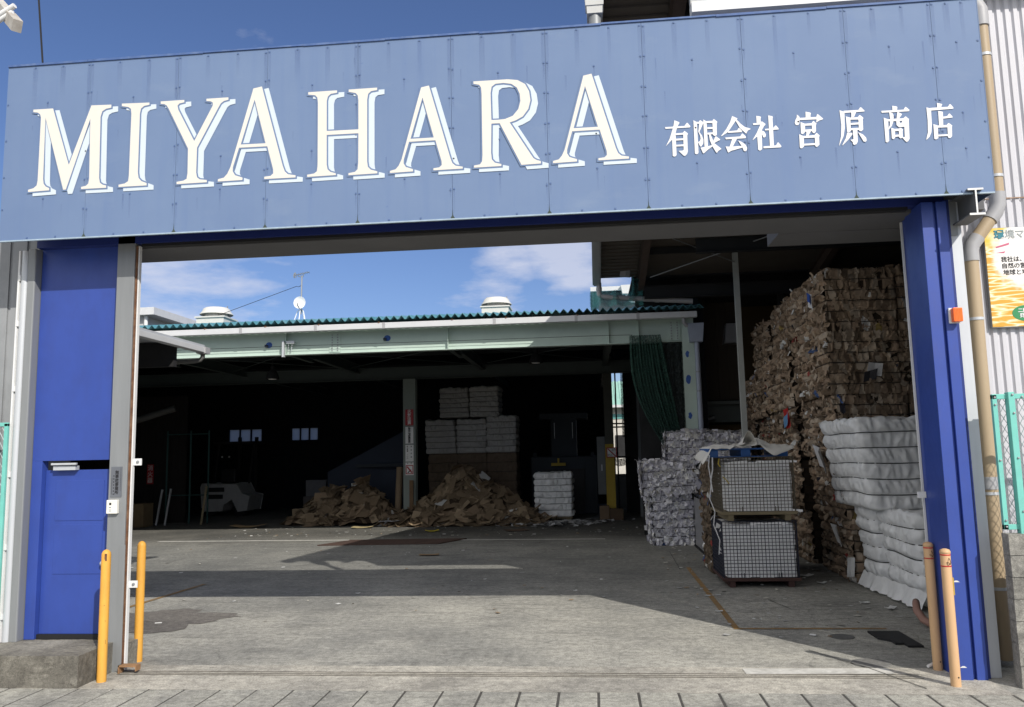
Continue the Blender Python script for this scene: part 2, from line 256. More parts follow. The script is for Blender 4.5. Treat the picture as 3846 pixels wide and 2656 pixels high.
def hbeam_x(mb, y, z0, z1, x0, x1, w, tf=.014, tw=.01):
    mb.box(x0, x1, y-w/2, y+w/2, z0, z0+tf); mb.box(x0, x1, y-w/2, y+w/2, z1-tf, z1); mb.box(x0, x1, y-tw/2, y+tw/2, z0+tf, z1-tf); return mb
def hcol(mb, x, y, w, z0, z1, tf=.014, tw=.01):     # H column, flanges towards the viewer and away
    mb.box(x-w/2, x+w/2, y-w/2, y-w/2+tf, z0, z1); mb.box(x-w/2, x+w/2, y+w/2-tf, y+w/2, z0, z1); mb.box(x-tw/2, x+tw/2, y-w/2+tf, y+w/2-tf, z0, z1); return mb
rng = random.Random(7)
# ---------------------------------------------------------------- material set
def ground_mat(name, base, dark, crack=True, wet=.0, sc=1., deep=None):
    m = bpy.data.materials.new(name); m.use_nodes = True; t = m.node_tree; n = t.nodes; l = t.links; p = n['Principled BSDF']
    tc = n.new('ShaderNodeTexCoord')
    def nz(s, st=(1, 1, 1), det=8, ro=.62):
        mp = n.new('ShaderNodeMapping'); mp.inputs['Scale'].default_value = st; l.new(tc.outputs['Object'], mp.inputs[0])
        x = n.new('ShaderNodeTexNoise'); x.inputs['Scale'].default_value = s*sc; x.inputs['Detail'].default_value = det; x.inputs['Roughness'].default_value = ro; l.new(mp.outputs[0], x.inputs[0]); return x.outputs[0]
    def rm(v, a, b, lo, hi):
        x = n.new('ShaderNodeMapRange'); l.new(v, x.inputs[0])
        for i, q in enumerate((a, b, lo, hi)): x.inputs[i+1].default_value = q
        return x.outputs[0]
    def mix(bt, f, a, b):
        x = n.new('ShaderNodeMix'); x.data_type = 'RGBA'; x.blend_type = bt
        for i, v in ((0, f), (6, a), (7, b)):
            if hasattr(v, 'is_output'): l.new(v, x.inputs[i])
            else: x.inputs[i].default_value = v
        return x.outputs[2]
    c = mix('MIX', rm(nz(.55, (1, .8, 1)), .38, .62, 0, 1), (*base, 1), (*dark, 1))
    c = mix('MIX', rm(nz(2.3, (.5, 1.6, 1)), .5, .7, 0, .55), c, (*[x*.62 for x in dark], 1))
    c = mix('MIX', rm(nz(5, (.35, 1.2, 1)), .55, .75, 0, .5), c, (*[min(1, x*1.35) for x in base], 1))
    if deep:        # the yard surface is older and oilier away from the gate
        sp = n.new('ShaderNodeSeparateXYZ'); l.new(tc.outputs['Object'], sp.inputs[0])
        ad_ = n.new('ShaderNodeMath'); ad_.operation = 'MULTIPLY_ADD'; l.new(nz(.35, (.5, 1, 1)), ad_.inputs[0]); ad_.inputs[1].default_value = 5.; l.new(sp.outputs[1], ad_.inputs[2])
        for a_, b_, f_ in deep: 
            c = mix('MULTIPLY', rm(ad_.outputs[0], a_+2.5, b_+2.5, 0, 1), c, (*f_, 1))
    g = n.new('ShaderNodeCombineColor'); v = rm(nz(55, det=3), .3, .7, .70, 1.30)
    for i in range(3): l.new(v, g.inputs[i])
    c = mix('MULTIPLY', 1., c, g.outputs[0])
    g3 = n.new('ShaderNodeCombineColor'); v3 = rm(nz(13, (1, 1, 1), 7, .7), .33, .67, .66, 1.30)
    for i in range(3): l.new(v3, g3.inputs[i])
    c = mix('MULTIPLY', 1., c, g3.outputs[0])
    c = mix('MIX', rm(nz(26, (1, 1, 1), 3), .62, .70, 0, .5), c, (*[x*.35 for x in dark], 1))
    c = mix('MIX', rm(nz(3.2, (.22, 1.8, 1), 9, .7), .60, .74, 0, .45), c, (*[min(1, x*1.5) for x in base], 1))
    c = mix('MIX', rm(nz(1.1, (1, 1, 1), 9, .7), .56, .72, 0, .5), c, (*[x*.5 for x in dark], 1))
    g2 = n.new('ShaderNodeCombineColor'); v2 = rm(nz(170, det=2), .3, .7, .70, 1.30)
    for i in range(3): l.new(v2, g2.inputs[i])
    c = mix('MULTIPLY', 1., c, g2.outputs[0])
    if crack:
        vo = n.new('ShaderNodeTexVoronoi'); vo.feature = 'DISTANCE_TO_EDGE'; vo.inputs['Scale'].default_value = .34
        mp = n.new('ShaderNodeMapping'); l.new(tc.outputs['Object'], mp.inputs[0])
        dn = n.new('ShaderNodeTexNoise'); dn.inputs['Scale'].default_value = 1.6; dn.inputs['Detail'].default_value = 6; l.new(tc.outputs['Object'], dn.inputs[0])
        ad = n.new('ShaderNodeVectorMath'); ad.operation = 'MULTIPLY_ADD'; l.new(dn.outputs['Color'], ad.inputs[0]); ad.inputs[1].default_value = (.9, .9, 0); l.new(mp.outputs[0], ad.inputs[2])
        l.new(ad.outputs[0], vo.inputs['Vector'])
        f = rm(vo.outputs['Distance'], .0, .004, .35, 0); c = mix('MIX', f, c, (*[x*.25 for x in dark], 1))
    l.new(c, p.inputs['Base Color'])
    p.inputs['Roughness'].default_value = .85; p.inputs['Specular IOR Level'].default_value = .3
    b = n.new('ShaderNodeBump'); b.inputs['Strength'].default_value = .5; b.inputs['Distance'].default_value = .01; l.new(nz(75, det=4), b.inputs['Height']); l.new(b.outputs[0], p.inputs['Normal'])
    return m
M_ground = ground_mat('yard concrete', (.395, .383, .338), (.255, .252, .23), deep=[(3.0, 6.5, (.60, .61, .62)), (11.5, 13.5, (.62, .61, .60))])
M_thresh = ground_mat('threshold concrete', (.46, .435, .375), (.32, .305, .27), crack=False)
M_kerb = ground_mat('kerb stone', (.40, .39, .34), (.27, .265, .24), crack=False, sc=1.7)
M_patch = ground_mat('asphalt patch', (.20, .185, .165), (.14, .13, .12), crack=False)
M_step = ground_mat('step concrete', (.27, .255, .215), (.14, .13, .11), crack=False, sc=2.2)
M_block = ground_mat('block concrete', (.30, .29, .26), (.17, .165, .15), crack=False, sc=2.)
M_blue = mat('royal blue painted steel', (.031, .065, .30), rough=.38, spec=.5, var=.09, vs=2.4, dirt=.45, ds=4.5, dstretch=(1.6, 1, .7), dcol=(.026, .048, .22))
M_navy = mat('dark navy steel trim', (.02, .035, .17), rough=.4, var=.1)  # trim in a darker blue than the panels
M_silver = mat('brushed zinc steel', (.25, .26, .265), rough=.5, metal=.25, var=.08, vs=2, stretch=(6, 6, .6), dirt=.3, ds=1.5, dcol=(.25, .26, .27))
M_silver2 = mat('bright galvanised steel', (.52, .54, .56), rough=.45, metal=.2, var=.06, vs=2, stretch=(6, 6, .5), dirt=.25, ds=1.2, dcol=(.42, .43, .45))
M_white = mat('white painted metal', (.72, .72, .71), rough=.5, var=.05, dirt=.2, ds=2, dcol=(.45, .44, .42))
M_rust = mat('rusty steel', (.13, .06, .03), rough=.85, var=.4, vs=12, dirt=.5, ds=9, dcol=(.30, .20, .13), bump=.4)
M_black = mat('black rubber', (.012, .012, .013), rough=.6, var=.1)
M_soffit = mat('grey soffit board', (.11, .11, .115), rough=.7, var=.05, dirt=.2, ds=1., dcol=(.2, .2, .2))
M_yellow = mat('yellow bollard paint', (.72, .37, .06), rough=.5, var=.08, vs=4, stretch=(1, 1, .4), dirt=.5, ds=9, dcol=(.45, .22, .05), dstretch=(1, 1, .3))
M_cream = mat('cream bollard paint', (.58, .37, .20), rough=.5, var=.08, vs=4, stretch=(1, 1, .3), dirt=.35, ds=6, dcol=(.38, .23, .12), dstretch=(1, 1, .25))
M_red = mat('red marking', (.45, .035, .03), rough=.5)
M_brownpipe = mat('tan plastic pipe', (.40, .31, .20), rough=.5, var=.07, vs=1.5, stretch=(1, 1, .4))
M_greypipe = mat('grey plastic pipe', (.36, .36, .37), rough=.5, var=.06)
M_bluepipe = mat('pale blue drain pipe', (.30, .34, .42), rough=.5, var=.08)
M_wall = mat('white corrugated cladding', (.55, .55, .585), rough=.55, var=.05, vs=1., stretch=(3, 3, .3), dirt=.15, ds=2, dcol=(.5, .48, .46))
M_teal = mat('turquoise fence paint', (.16, .50, .43), rough=.5, var=.1, vs=5, dirt=.3, ds=8, dcol=(.22, .45, .42))
M_mesh = mat('fence wire', (.30, .36, .36), rough=.5, metal=.3)
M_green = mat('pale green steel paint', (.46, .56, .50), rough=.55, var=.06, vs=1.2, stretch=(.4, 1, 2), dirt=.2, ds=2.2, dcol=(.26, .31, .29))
M_greenD = mat('shade-darkened green steel paint', (.05, .062, .058), rough=.6, var=.1)  # pale green paint darkened to carry the shade under the roof
M_tealroof = mat('teal roof sheet', (.085, .25, .30), rough=.5, var=.15, vs=4, dirt=.4, ds=3, dcol=(.28, .42, .46))
M_roofdark = mat('dark roof underside', (.022, .023, .025), rough=.9, var=.15)
M_dark = mat('shade-darkened cladding', (.016, .018, .021), rough=.9, spec=.1, var=.2)  # near-black base carries the shade inside the shed
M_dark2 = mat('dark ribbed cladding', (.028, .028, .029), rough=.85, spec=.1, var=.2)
M_gutter = mat('light grey gutter', (.58, .59, .60), rough=.5, var=.05, dirt=.25, ds=2, dcol=(.42, .42, .42))
M_cream_w = mat('beige wall panel', (.062, .050, .038), rough=.8, var=.08)  # beige and ochre bases lowered to carry the covered bay's shade
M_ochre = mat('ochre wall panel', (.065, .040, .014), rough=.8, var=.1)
M_vent = mat('weathered white ventilator', (.62, .61, .57), rough=.5, var=.08, dirt=.3, ds=3, dcol=(.42, .40, .36))
M_galv = mat('dull galvanised pole', (.30, .31, .32), rough=.5, metal=.4)
M_dish = mat('white dish paint', (.82, .82, .82), rough=.45)
M_card = mat('baled cardboard', (.9, .9, .9), rough=.85, spec=.15, attr=True, var=.18, vs=9, bump=.25, bs=60)
M_cardD = mat('cardboard core shadowed crevice board', (.10, .07, .045), rough=.95, var=.3, vs=14)
M_sheet = mat('flattened carton board', (.9, .9, .9), rough=.85, spec=.15, attr=True, var=.12, vs=5, dirt=.12, ds=3, dcol=(.12, .08, .05))
M_paper = mat('baled white paper', (.9, .9, .9), rough=.8, spec=.2, attr=True, var=.12, vs=10)
M_film = mat('white plastic film', (.84, .845, .84), rough=.38, spec=.5, var=.08, vs=5, dirt=.35, ds=2.4, dcol=(.56, .57, .56), dstretch=(3, 3, .6), bump=.6, bs=9, trans=.1)
M_whitepaper = mat('white paper block', (.86, .85, .845), rough=.7, var=.03)
M_baleW = mat('wrapped white paper', (.36, .35, .335), rough=.7, var=.1, vs=6, dirt=.3, ds=3, dcol=(.20, .19, .175), bump=.5, bs=16)  # greyish paper, base lowered further for the shade deep in the shed
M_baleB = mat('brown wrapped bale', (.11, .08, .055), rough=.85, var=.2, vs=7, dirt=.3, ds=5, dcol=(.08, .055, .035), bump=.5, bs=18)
M_wire = mat('baling wire', (.03, .027, .025), rough=.6, metal=.4)
M_cage = mat('dark blue cage wire', (.02, .022, .035), rough=.5, metal=.3)
M_cage2 = mat('rusty olive cage wire', (.10, .085, .06), rough=.7, metal=.3, var=.25, vs=14)
M_wood = mat('weathered pallet wood', (.20, .165, .10), rough=.85, var=.2, vs=7, stretch=(.4, 4, 4))
M_brown = mat('dark red brown pallet steel', (.06, .03, .025), rough=.8, var=.2)
M_bluepl = mat('blue plastic pallet', (.02, .10, .32), rough=.45, var=.05)
M_orange = mat('worn orange floor paint', (.27, .16, .055), rough=.8, var=.3, vs=14, dirt=.9, ds=5, dcol=(.20, .185, .155))
M_whiteline = mat('worn white floor paint', (.55, .54, .50), rough=.8, var=.2, vs=14, dirt=.7, ds=5, dcol=(.30, .29, .26))
M_plate = mat('rusty floor plate', (.075, .045, .035), rough=.75, var=.25, vs=3, dirt=.4, ds=2, dcol=(.04, .03, .028))
M_steelplate = mat('dull steel partition', (.34, .34, .35), rough=.4, metal=.5, var=.08, vs=2)
M_net = None
M_lampor = mat('orange lamp lens', (.95, .17, .02), rough=.25, coat=.4)
M_plastic = mat('cream plastic', (.75, .73, .66), rough=.4)
M_nameplate = mat('grey engraved plate', (.16, .17, .19), rough=.4, metal=.3)
M_ink = mat('black ink', (.02, .02, .022), rough=.7)
M_redsign = mat('red sign enamel', (.36, .025, .03), rough=.5)
M_whitesign = mat('white sign enamel', (.72, .72, .70), rough=.5)
M_yellowcol = mat('yellow painted steel', (.42, .29, .03), rough=.6, var=.12)
M_fork = mat('forklift white paint', (.36, .36, .35), rough=.5, var=.08, dirt=.4, ds=4, dcol=(.25, .24, .22))
M_machine = mat('blue grey machine paint', (.015, .022, .03), rough=.6, var=.1)
M_bluebin = mat('navy steel hopper', (.008, .016, .035), rough=.6, var=.1)
M_glass = mat('frosted window pane', (.34, .36, .40), rough=.6, trans=.75, var=.05)
M_letterA = mat('cream sign paint', (.68, .645, .585), rough=.55, var=.03)
M_letterB = mat('cool white sign paint', (.56, .63, .69), rough=.55, var=.03)
M_letterK = mat('white sign paint', (.72, .72, .73), rough=.55, var=.02)
M_poster = None
M_net_green = None
def alpha_mat(name, col, pattern, lo=.35, hi=.95):
    m = bpy.data.materials.new(name); m.use_nodes = True; t = m.node_tree; n = t.nodes; l = t.links; p = n['Principled BSDF']
    p.inputs['Base Color'].default_value = (*col, 1); p.inputs['Roughness'].default_value = .8
    tc = n.new('ShaderNodeTexCoord'); x = n.new('ShaderNodeTexNoise'); mp = n.new('ShaderNodeMapping'); mp.inputs['Scale'].default_value = pattern
    l.new(tc.outputs['Object'], mp.inputs[0]); l.new(mp.outputs[0], x.inputs[0]); x.inputs['Scale'].default_value = 1; x.inputs['Detail'].default_value = 3
    r = n.new('ShaderNodeMapRange'); l.new(x.outputs[0], r.inputs[0]); r.inputs[1].default_value = .3; r.inputs[2].default_value = .6; r.inputs[3].default_value = lo; r.inputs[4].default_value = hi
    l.new(r.outputs[0], p.inputs['Alpha']); return m
M_netg = alpha_mat('green curtain net', (.008, .045, .032), (60, 60, 22))
M_nett = alpha_mat('turquoise roof net', (.07, .33, .31), (12, 12, 12), .12, .55)
M_netd = alpha_mat('dark hanging net', (.02, .03, .03), (30, 30, 12))
def stain_mat():
    m = bpy.data.materials.new('rain streak stain'); m.use_nodes = True; t = m.node_tree; n = t.nodes; l = t.links; p = n['Principled BSDF']
    p.inputs['Base Color'].default_value = (.085, .135, .31, 1); p.inputs['Roughness'].default_value = .7
    a = n.new('ShaderNodeAttribute'); a.attribute_name = 'Col'; tc = n.new('ShaderNodeTexCoord'); mp = n.new('ShaderNodeMapping'); mp.inputs['Scale'].default_value = (30, 1, 3)
    x = n.new('ShaderNodeTexNoise'); x.inputs['Scale'].default_value = 1.2; x.inputs['Detail'].default_value = 5; l.new(tc.outputs['Object'], mp.inputs[0]); l.new(mp.outputs[0], x.inputs[0])
    s = n.new('ShaderNodeSeparateColor'); l.new(a.outputs['Color'], s.inputs[0]); mm = n.new('ShaderNodeMath'); mm.operation = 'MULTIPLY'; l.new(s.outputs[0], mm.inputs[0]); l.new(x.outputs[0], mm.inputs[1])
    l.new(mm.outputs[0], p.inputs['Alpha']); return m
M_stain = stain_mat()
def sign_mat():
    m = bpy.data.materials.new('chalky faded blue sign sheet'); m.use_nodes = True; t = m.node_tree; n = t.nodes; l = t.links; p = n['Principled BSDF']
    tc = n.new('ShaderNodeTexCoord')
    def nz(s, st, det=6):
        mp = n.new('ShaderNodeMapping'); mp.inputs['Scale'].default_value = st; l.new(tc.outputs['Object'], mp.inputs[0])
        x = n.new('ShaderNodeTexNoise'); x.inputs['Scale'].default_value = s; x.inputs['Detail'].default_value = det; x.inputs['Roughness'].default_value = .6; l.new(mp.outputs[0], x.inputs[0]); return x.outputs[0]
    def rm(v, a, b, lo=0, hi=1):
        x = n.new('ShaderNodeMapRange'); l.new(v, x.inputs[0])
        for i, q in enumerate((a, b, lo, hi)): x.inputs[i+1].default_value = q
        return x.outputs[0]
    def mix(f, a, b):
        x = n.new('ShaderNodeMix'); x.data_type = 'RGBA'
        for i, v in ((0, f), (6, a), (7, b)):
            if hasattr(v, 'is_output'): l.new(v, x.inputs[i])
            else: x.inputs[i].default_value = v
        return x.outputs[2]
    c = mix(rm(nz(1.0, (.5, 1, .5)), .35, .65), SIGN_A, SIGN_B)
    c = mix(rm(nz(1.0, (6, 1, .35)), .5, .75, 0, .38), c, SIGN_C)
    c = mix(rm(nz(1.0, (1.4, 1, 3)), .58, .75, 0, .3), c, (.22, .28, .38, 1))
    c = mix(rm(nz(7, (1, 1, 1.5), 9), .68, .72, 0, .35), c, (.075, .13, .30, 1))
    l.new(c, p.inputs['Base Color']); p.inputs['Roughness'].default_value = .62; p.inputs['Specular IOR Level'].default_value = .3
    return m
M_sign = sign_mat()
# ================================================================ SETTING
g = MB(); g.face([(-250, -60, 0), (250, -60, 0), (250, 300, 0), (-250, 300, 0)])
obj('ground', g, M_ground, kind='structure', loc=(0, 0, 0))
obj('path', B(-9, 3.45, -.56, .30, -.05, .004), M_thresh, kind='structure')
k = MB(); x = -9.0
while x < 9:
    w = .345
    k.box(x+.010, x+w-.010, -1.35, -.585, -.1, .012+rng.uniform(-.003, .003)); x += w
obj('kerb', k, M_kerb, kind='structure', bevel=.008)
obj('road', B(-60, 60, -40, -1.37, -.1, .004), M_kerb, kind='structure')
k = MB()
for y in (-.075, -.02, .045): k.box(-4.8, 2.9, y-.007, y+.007, .004, .0085)
obj('gate_track', k, mat('dark track groove', (.13, .12, .10), rough=.9, var=.5, vs=9), label='set of thin dark gate rails let into the threshold across the gateway', cat='gate rail')
def strip(name, pts, w, m, z=.006, **kw):
    b = MB()
    for a, c in zip(pts[:-1], pts[1:]):
        a, c = Vector((*a, z)), Vector((*c, z)); d = (c-a).normalized(); nrm = Vector((-d.y, d.x, 0))*w/2
        b.face([a+nrm, a-nrm, c-nrm, c+nrm])
    return obj(name, b, m, **kw)
strip('floor_marking', [(1.62, 7.2), (1.60, 2.08)], .075, M_orange, kind='structure')
strip('floor_marking', [(1.57, 2.04), (3.3, 2.04)], .06, M_orange, kind='structure')
strip('floor_marking', [(-6.9, 2.1), (-6.69, 5.6)], .08, M_orange, kind='structure')
strip('floor_marking', [(-11.5, 12.75), (-6.3, 12.6)], .16, M_whiteline, kind='structure')
strip('floor_marking', [(-3.5, 12.35), (.2, 12.2)], .14, M_whiteline, kind='structure')
strip('floor_marking', [(1.35, .14), (2.7, .17)], .20, M_whiteline, z=.009, kind='structure')
k = MB(); k.box(-60, 60, -1.36, -.57, -.1, .0045); obj('kerb_bed', k, mat('dark joint mortar', (.07, .066, .06), rough=.95, var=.3, vs=9), kind='structure')
M_joint = mat('floor joint', (.07, .068, .062), rough=.95, var=.4, vs=9)
for a_ in ([(2.16, .98), (2.52, .30), (2.80, -.40)], [(1.5, 9.5), (1.45, 6.9)], [(3.2, 1.8), (3.28, 1.2), (3.38, 1.0)], [(-1.0, 5.9), (2.2, 6.0)], [(2.35, 3.9), (2.5, 3.2), (3.5, 3.15)]):
    strip('floor_joint', a_, .012, M_joint, z=.0105, kind='structure')
pt = MB(); ring = []
for j in range(72):
    t = 2*math.pi*j/72; r = .9+.5*noise.noise(Vector((math.cos(t)*1.7, math.sin(t)*1.7, 3)))+.15*noise.noise(Vector((math.cos(t)*6, math.sin(t)*6, 5)))
    ring.append((-6.0+1.15*r*math.cos(t), 2.65+.72*r*math.sin(t), .005))
pt.face(ring); obj('asphalt_patch', pt, M_patch, kind='structure')
# ================================================================ SIGN
S = thing('sign_board', 'huge faded blue sheet metal sign with white serif capitals across the top of the gateway', 'sign', (-1.17, -.36, 4.41))
SEAMS = [-5.166, -4.193, -3.227, -2.270, -1.309, -.353, .604, 1.565, 2.538, 3.346]
X0, X1, ZB, ZT = -6.105, 3.772, 4.415, 6.325
f = MB(); edges = [X0]+SEAMS+[X1]
for a, b in zip(edges[:-1], edges[1:]):
    dy = rng.uniform(0, .002); f.box(a+.0016, b-.0016, -.36+dy, -.352, ZB, ZT)
f.mi = 1
def rivet(x, z): f.box(x-.0075, x+.0075, -.3645, -.358, z-.0075, z+.0075)
for s in SEAMS:
    z = ZT-.035
    while z > ZB:
        rivet(s-.018, z+rng.uniform(-.01, .01)); rivet(s+.018, z+rng.uniform(-.01, .01)); z -= .315
for a, b in zip(edges[:-1], edges[1:]):
    for t in (.333, .667): rivet(a+(b-a)*t, ZT-.03); rivet(a+(b-a)*t, ZB+.02)
    for z in (5.9, 5.2, 4.85): rivet((a+b)/2, z)
for z in (5.9, 5.5, 5.1, 4.75): rivet(X0+.02, z); rivet(X1-.02, z)
f.mi = 2
def stain(x, z, w, h, a):
    v = a*.32; f.face([(x-w/2, -.3615, z-h), (x+w/2, -.3615, z-h), (x+w/2, -.3615, z), (x-w/2, -.3615, z)], c=((0, 0, 0), (0, 0, 0), (v, v, v), (v, v, v)))
for s in SEAMS:
    stain(s-.02, ZT-.03, .035, rng.uniform(.4, .9), 1.0); stain(s+.02, ZT-.03, .03, rng.uniform(.3, .8), .9)
    for z in (5.98, 5.67, 5.35, 5.04, 4.73):
        stain(s-.018, z, .016, rng.uniform(.1, .28), 1.2); stain(s+.018, z, .016, rng.uniform(.1, .28), 1.1)
    stain(s, ZB+.10, .05, -.0+.09, .2)
for a, b in zip(edges[:-1], edges[1:]):
    for t in (.333, .667): stain(a+(b-a)*t, ZT-.03, rng.uniform(.03, .06), rng.uniform(.25, .55), rng.uniform(.7, 1.1))
    for z in (5.9, 5.2, 4.85): stain((a+b)/2, z, .018, rng.uniform(.12, .3), 1.1)
    for _ in range(4): stain(rng.uniform(a, b), rng.uniform(4.75, 6.2), rng.uniform(.006, .02), rng.uniform(.05, .3), rng.uniform(.4, 1.2))
    f.mi = 3
    tri = [(a+(b-a)*0+.0, -.3618, ZB+.002)]
    if a != X0: f.face([(a-.025, -.3618, ZB), (a+.025, -.3618, ZB), (a+.004, -.3618, ZB+.035), (a, -.3618, ZB+.10), (a-.004, -.3618, ZB+.035)])
    f.mi = 2
obj('sign_face', f, [M_sign, mat('dulled rivet head', (.085, .14, .28), rough=.6), M_stain, mat('mossy drip stain', (.05, .07, .06), rough=.9)], S)
b = MB(); b.box(X0, X1, -.35, .42, 4.62, ZT-.003); b.box(X0, X1, -.35, -.33, ZB+.004, 4.62)
obj('sign_box', b, M_navy, S)
b = MB(); x = X0
while x < X1:
    L = min(rng.uniform(.7, 1.3), X1-x); b.box(x, x+L-.003, -.372, .43, ZT+rng.uniform(-.004, .003), ZT+.020+rng.uniform(-.004, .004)); x += L
obj('top_trim', b, mat('peeling blue trim', (.06, .115, .28), rough=.6, var=.2, vs=8, dirt=.6, ds=9, dcol=(.17, .23, .36)), S)
obj('bottom_trim', B(X0, X1, -.367, -.340, ZB-.012, ZB+.001), mat('pale edge trim', (.33, .42, .50), rough=.5, var=.2, vs=9), S)
obj('side_sheet', B(X1, X1+.006, -.36, .42, ZB, ZT), M_sign, S)
def offs(poly, d):
    n = len(poly); ar = sum(poly[i][0]*poly[(i+1) % n][1]-poly[(i+1) % n][0]*poly[i][1] for i in range(n)); sg = 1 if ar > 0 else -1
    out = []
    for i in range(n):
        p = Vector(poly[i]); a = (p-Vector(poly[i-1])); b = (Vector(poly[(i+1) % n])-p)
        if a.length < 1e-6 or b.length < 1e-6: out.append(tuple(p)); continue
        a.normalize(); b.normalize(); na = Vector((a.y, -a.x))*sg; nb = Vector((b.y, -b.x))*sg
        m = na+nb
        if m.length < .15: m = na*1.
        else: m = m/m.length; m = m/max(m.dot(na), .42)
        out.append(tuple(p+m*d))
    return out
for ch, o, h in LETTERS:
    o = [(x/1000, z/1000) for x, z in o]; h = [(x/1000, z/1000) for x, z in h]
    hs = [h] if h else []
    sh = lambda q: [(x+.062, z-.034) for x, z in q]
    up_ = MB().prism(o, -.3685, -.366, hs)
    L = obj('letter', up_, M_letterA, S, label=f'cream painted capital {ch} with a split white shadow line')
    gap = MB().prism(offs(o, .015), -.366, -.3645, [offs(q, -.015) for q in hs])
    obj('outline', gap, M_sign, L)
    sd = MB().prism(offs(sh(o), .013), -.3645, -.3625, [offs(sh(q), -.013) for q in hs])
    obj('letter_shadow', sd, M_letterB, L)
for ch, strokes in zip('有限会社宮原商店', KANJI):
    b = MB()
    for i, s in enumerate(strokes):
        b.prism([(x/1000, z/1000) for x, z in s], -.3645-.0003*i, -.362)
    obj('letter', b, M_letterK, S, label=f'white painted character {ch}')
# ================================================================ GATE SURROUND
G = thing('gateway', 'steel gate surround with silver posts and dark blue head under the big sign', 'gateway', (-.8, .1, 0))
obj('lintel', B(-5.94, 3.47, .0, .12, 4.425, 4.60), M_navy, G)
b = MB(); b.box(-4.76, 3.14, .03, .11, 4.395, 4.425); obj('brush_seal', b, M_black, G)
b = MB(); b.box(-6.0, 3.9, .125, .70, 4.39, 4.60); obj('soffit_beam', b, M_soffit, G)
obj('soffit_box', B(2.05, 3.9, .705, 1.25, 4.385, 4.58), M_soffit, G)
p = B(-5.01, -4.815, 0, .10, .0, 4.62); obj('post', p, M_silver, G, bevel=.004)
b = MB(); b.box(-4.815, -4.793, .02, .09, .02, 4.40)
o = obj('rust_strip', b, M_rust, G)
b = MB(); b.box(-4.792, -4.779, .03, .075, .02, 4.40); obj('guide_rail', b, M_white, G)
for z in (2.10, .86):
    bb = MB(); bb.box(-4.778, -4.69, .05, .06, z-.035, z+.035); br = obj('bracket', bb, M_white, G)
    obj('bolt', MB().lathe([(0, .012), (.014, .01), (.016, 0)], (-4.73, .05, z), 8, 'Y'), M_galv, br)
b = MB(); b.box(-4.86, -4.80, -.008, .0, .02, 1.26); obj('kick_plate', b, M_silver, G)
# right side
b = MB()
b.box(3.235, 3.34, .30, .46, .01, 4.62); obj('jamb_post', b, M_blue, G)
b = MB(); b.box(3.205, 3.315, -.115, .295, .0, 4.42); b.box(3.345, 3.44, -.115, .295, .0, 4.42); b.box(3.315, 3.345, -.08, .295, .0, 4.42); obj('gate_post', b, M_blue, G, bevel=.004)
b = MB(); b.box(3.44, 3.49, -.05, .12, .0, 4.45); obj('gate_stop', b, M_navy, G)
obj('post', B(3.49, 3.60, -.02, .16, .0, 4.46), M_silver2, G, bevel=.004)
obj('light_block_sheet', B(3.45, 3.575, .165, .57, 0, 4.6), M_silver, G)  # unseen sheet added to close a sun leak beside the post
b = MB(); b.box(3.212, 3.232, .435, .455, .25, 4.38); b.tube([(3.222, .43, .27), (3.222, .40, .12), (3.20, .34, .06), (3.06, .24, .035)], .014, 8); obj('guide_rail', b, M_white, G)
for z in (1.62, .98): 
    bb = B(3.13, 3.212, .34, .35, z-.03, z+.03); obj('bracket', bb, M_white, G)
# blue wall with door
D = thing('gate_wall', 'royal blue steel wall panel with a low wicket door left of the gateway', 'wall', (-5.47, .1, .3))
obj('panel', B(-5.94, -5.01, .10, .16, 2.13, 4.60), M_blue, D, bevel=.003)
b = MB(); b.box(-5.94, -5.825, .10, .20, .30, 2.13); b.box(-5.045, -5.01, .10, .20, .30, 2.13); obj('door_frame', b, M_blue, D, bevel=.003)
b = MB(); b.box(-5.822, -5.048, .165, .195, .345, 2.03)
b.box(-5.70, -5.16, .160, .166, 1.50, 1.92); b.box(-5.70, -5.16, .160, .166, .95, 1.46)
dr = obj('door', b, M_blue, D, bevel=.002)
b = MB().lathe([(.0, .06), (.026, .055), (.03, .035), (.012, .02), (.012, 0)], (-5.12, .165, 1.06), 14, 'Y'); obj('door_knob', b, M_silver2, dr, smooth=True)
b = MB(); b.box(-5.70, -5.45, .10, .165, 2.03, 2.075); b.box(-5.71, -5.43, .075, .10, 2.085, 2.105); b.tube([(-5.70, .085, 2.10), (-5.70, .16, 2.09)], .008, 6); obj('door_closer', b, M_silver2, dr)
obj('sill', B(-5.822, -5.048, .13, .22, .29, .345), M_black, D)
# left gate pocket
P_ = thing('gate_pocket', 'tall silver and white steel gate pocket posts left of the blue wicket door', 'post', (-6.05, .05, .3))
b = MB(); b.box(-6.035, -5.945, .0, .2, .29, 4.42); obj('post', b, M_silver, P_, bevel=.012)
b = MB(); b.tube([(-6.075, .03, .29), (-6.075, .03, 4.40)], .042, 14); obj('round_post', b, M_silver2, P_, smooth='auto')
b = MB(); b.box(-6.135, -6.118, -.01, .06, .29, 4.40); obj('edge_strip', b, M_white, P_)
for z in (.55, 1.25, 2.0, 2.9, 3.6, 4.1): obj('hinge_clip', B(-6.122, -6.10, -.018, .0, z-.03, z+.03), M_white, P_)
W_ = thing('side_wall', 'weathered grey ribbed steel wall at the far left beside the gate posts', 'wall', (-7, .3, 0))
b = MB(); x = -12.
while x < -6.14: b.box(x, x+.16, .25, .30, 0, 4.7); b.box(x+.16, x+.2, .27, .30, 0, 4.7); x += .2
obj('cladding', b, mat('weathered grey cladding', (.26, .27, .28), rough=.7, var=.12, vs=2, stretch=(5, 5, .5), dirt=.5, ds=2, dcol=(.15, .155, .16)), W_)
obj('cap', B(-12, -6.2, .2, .36, 4.7, 4.76), M_silver, W_)
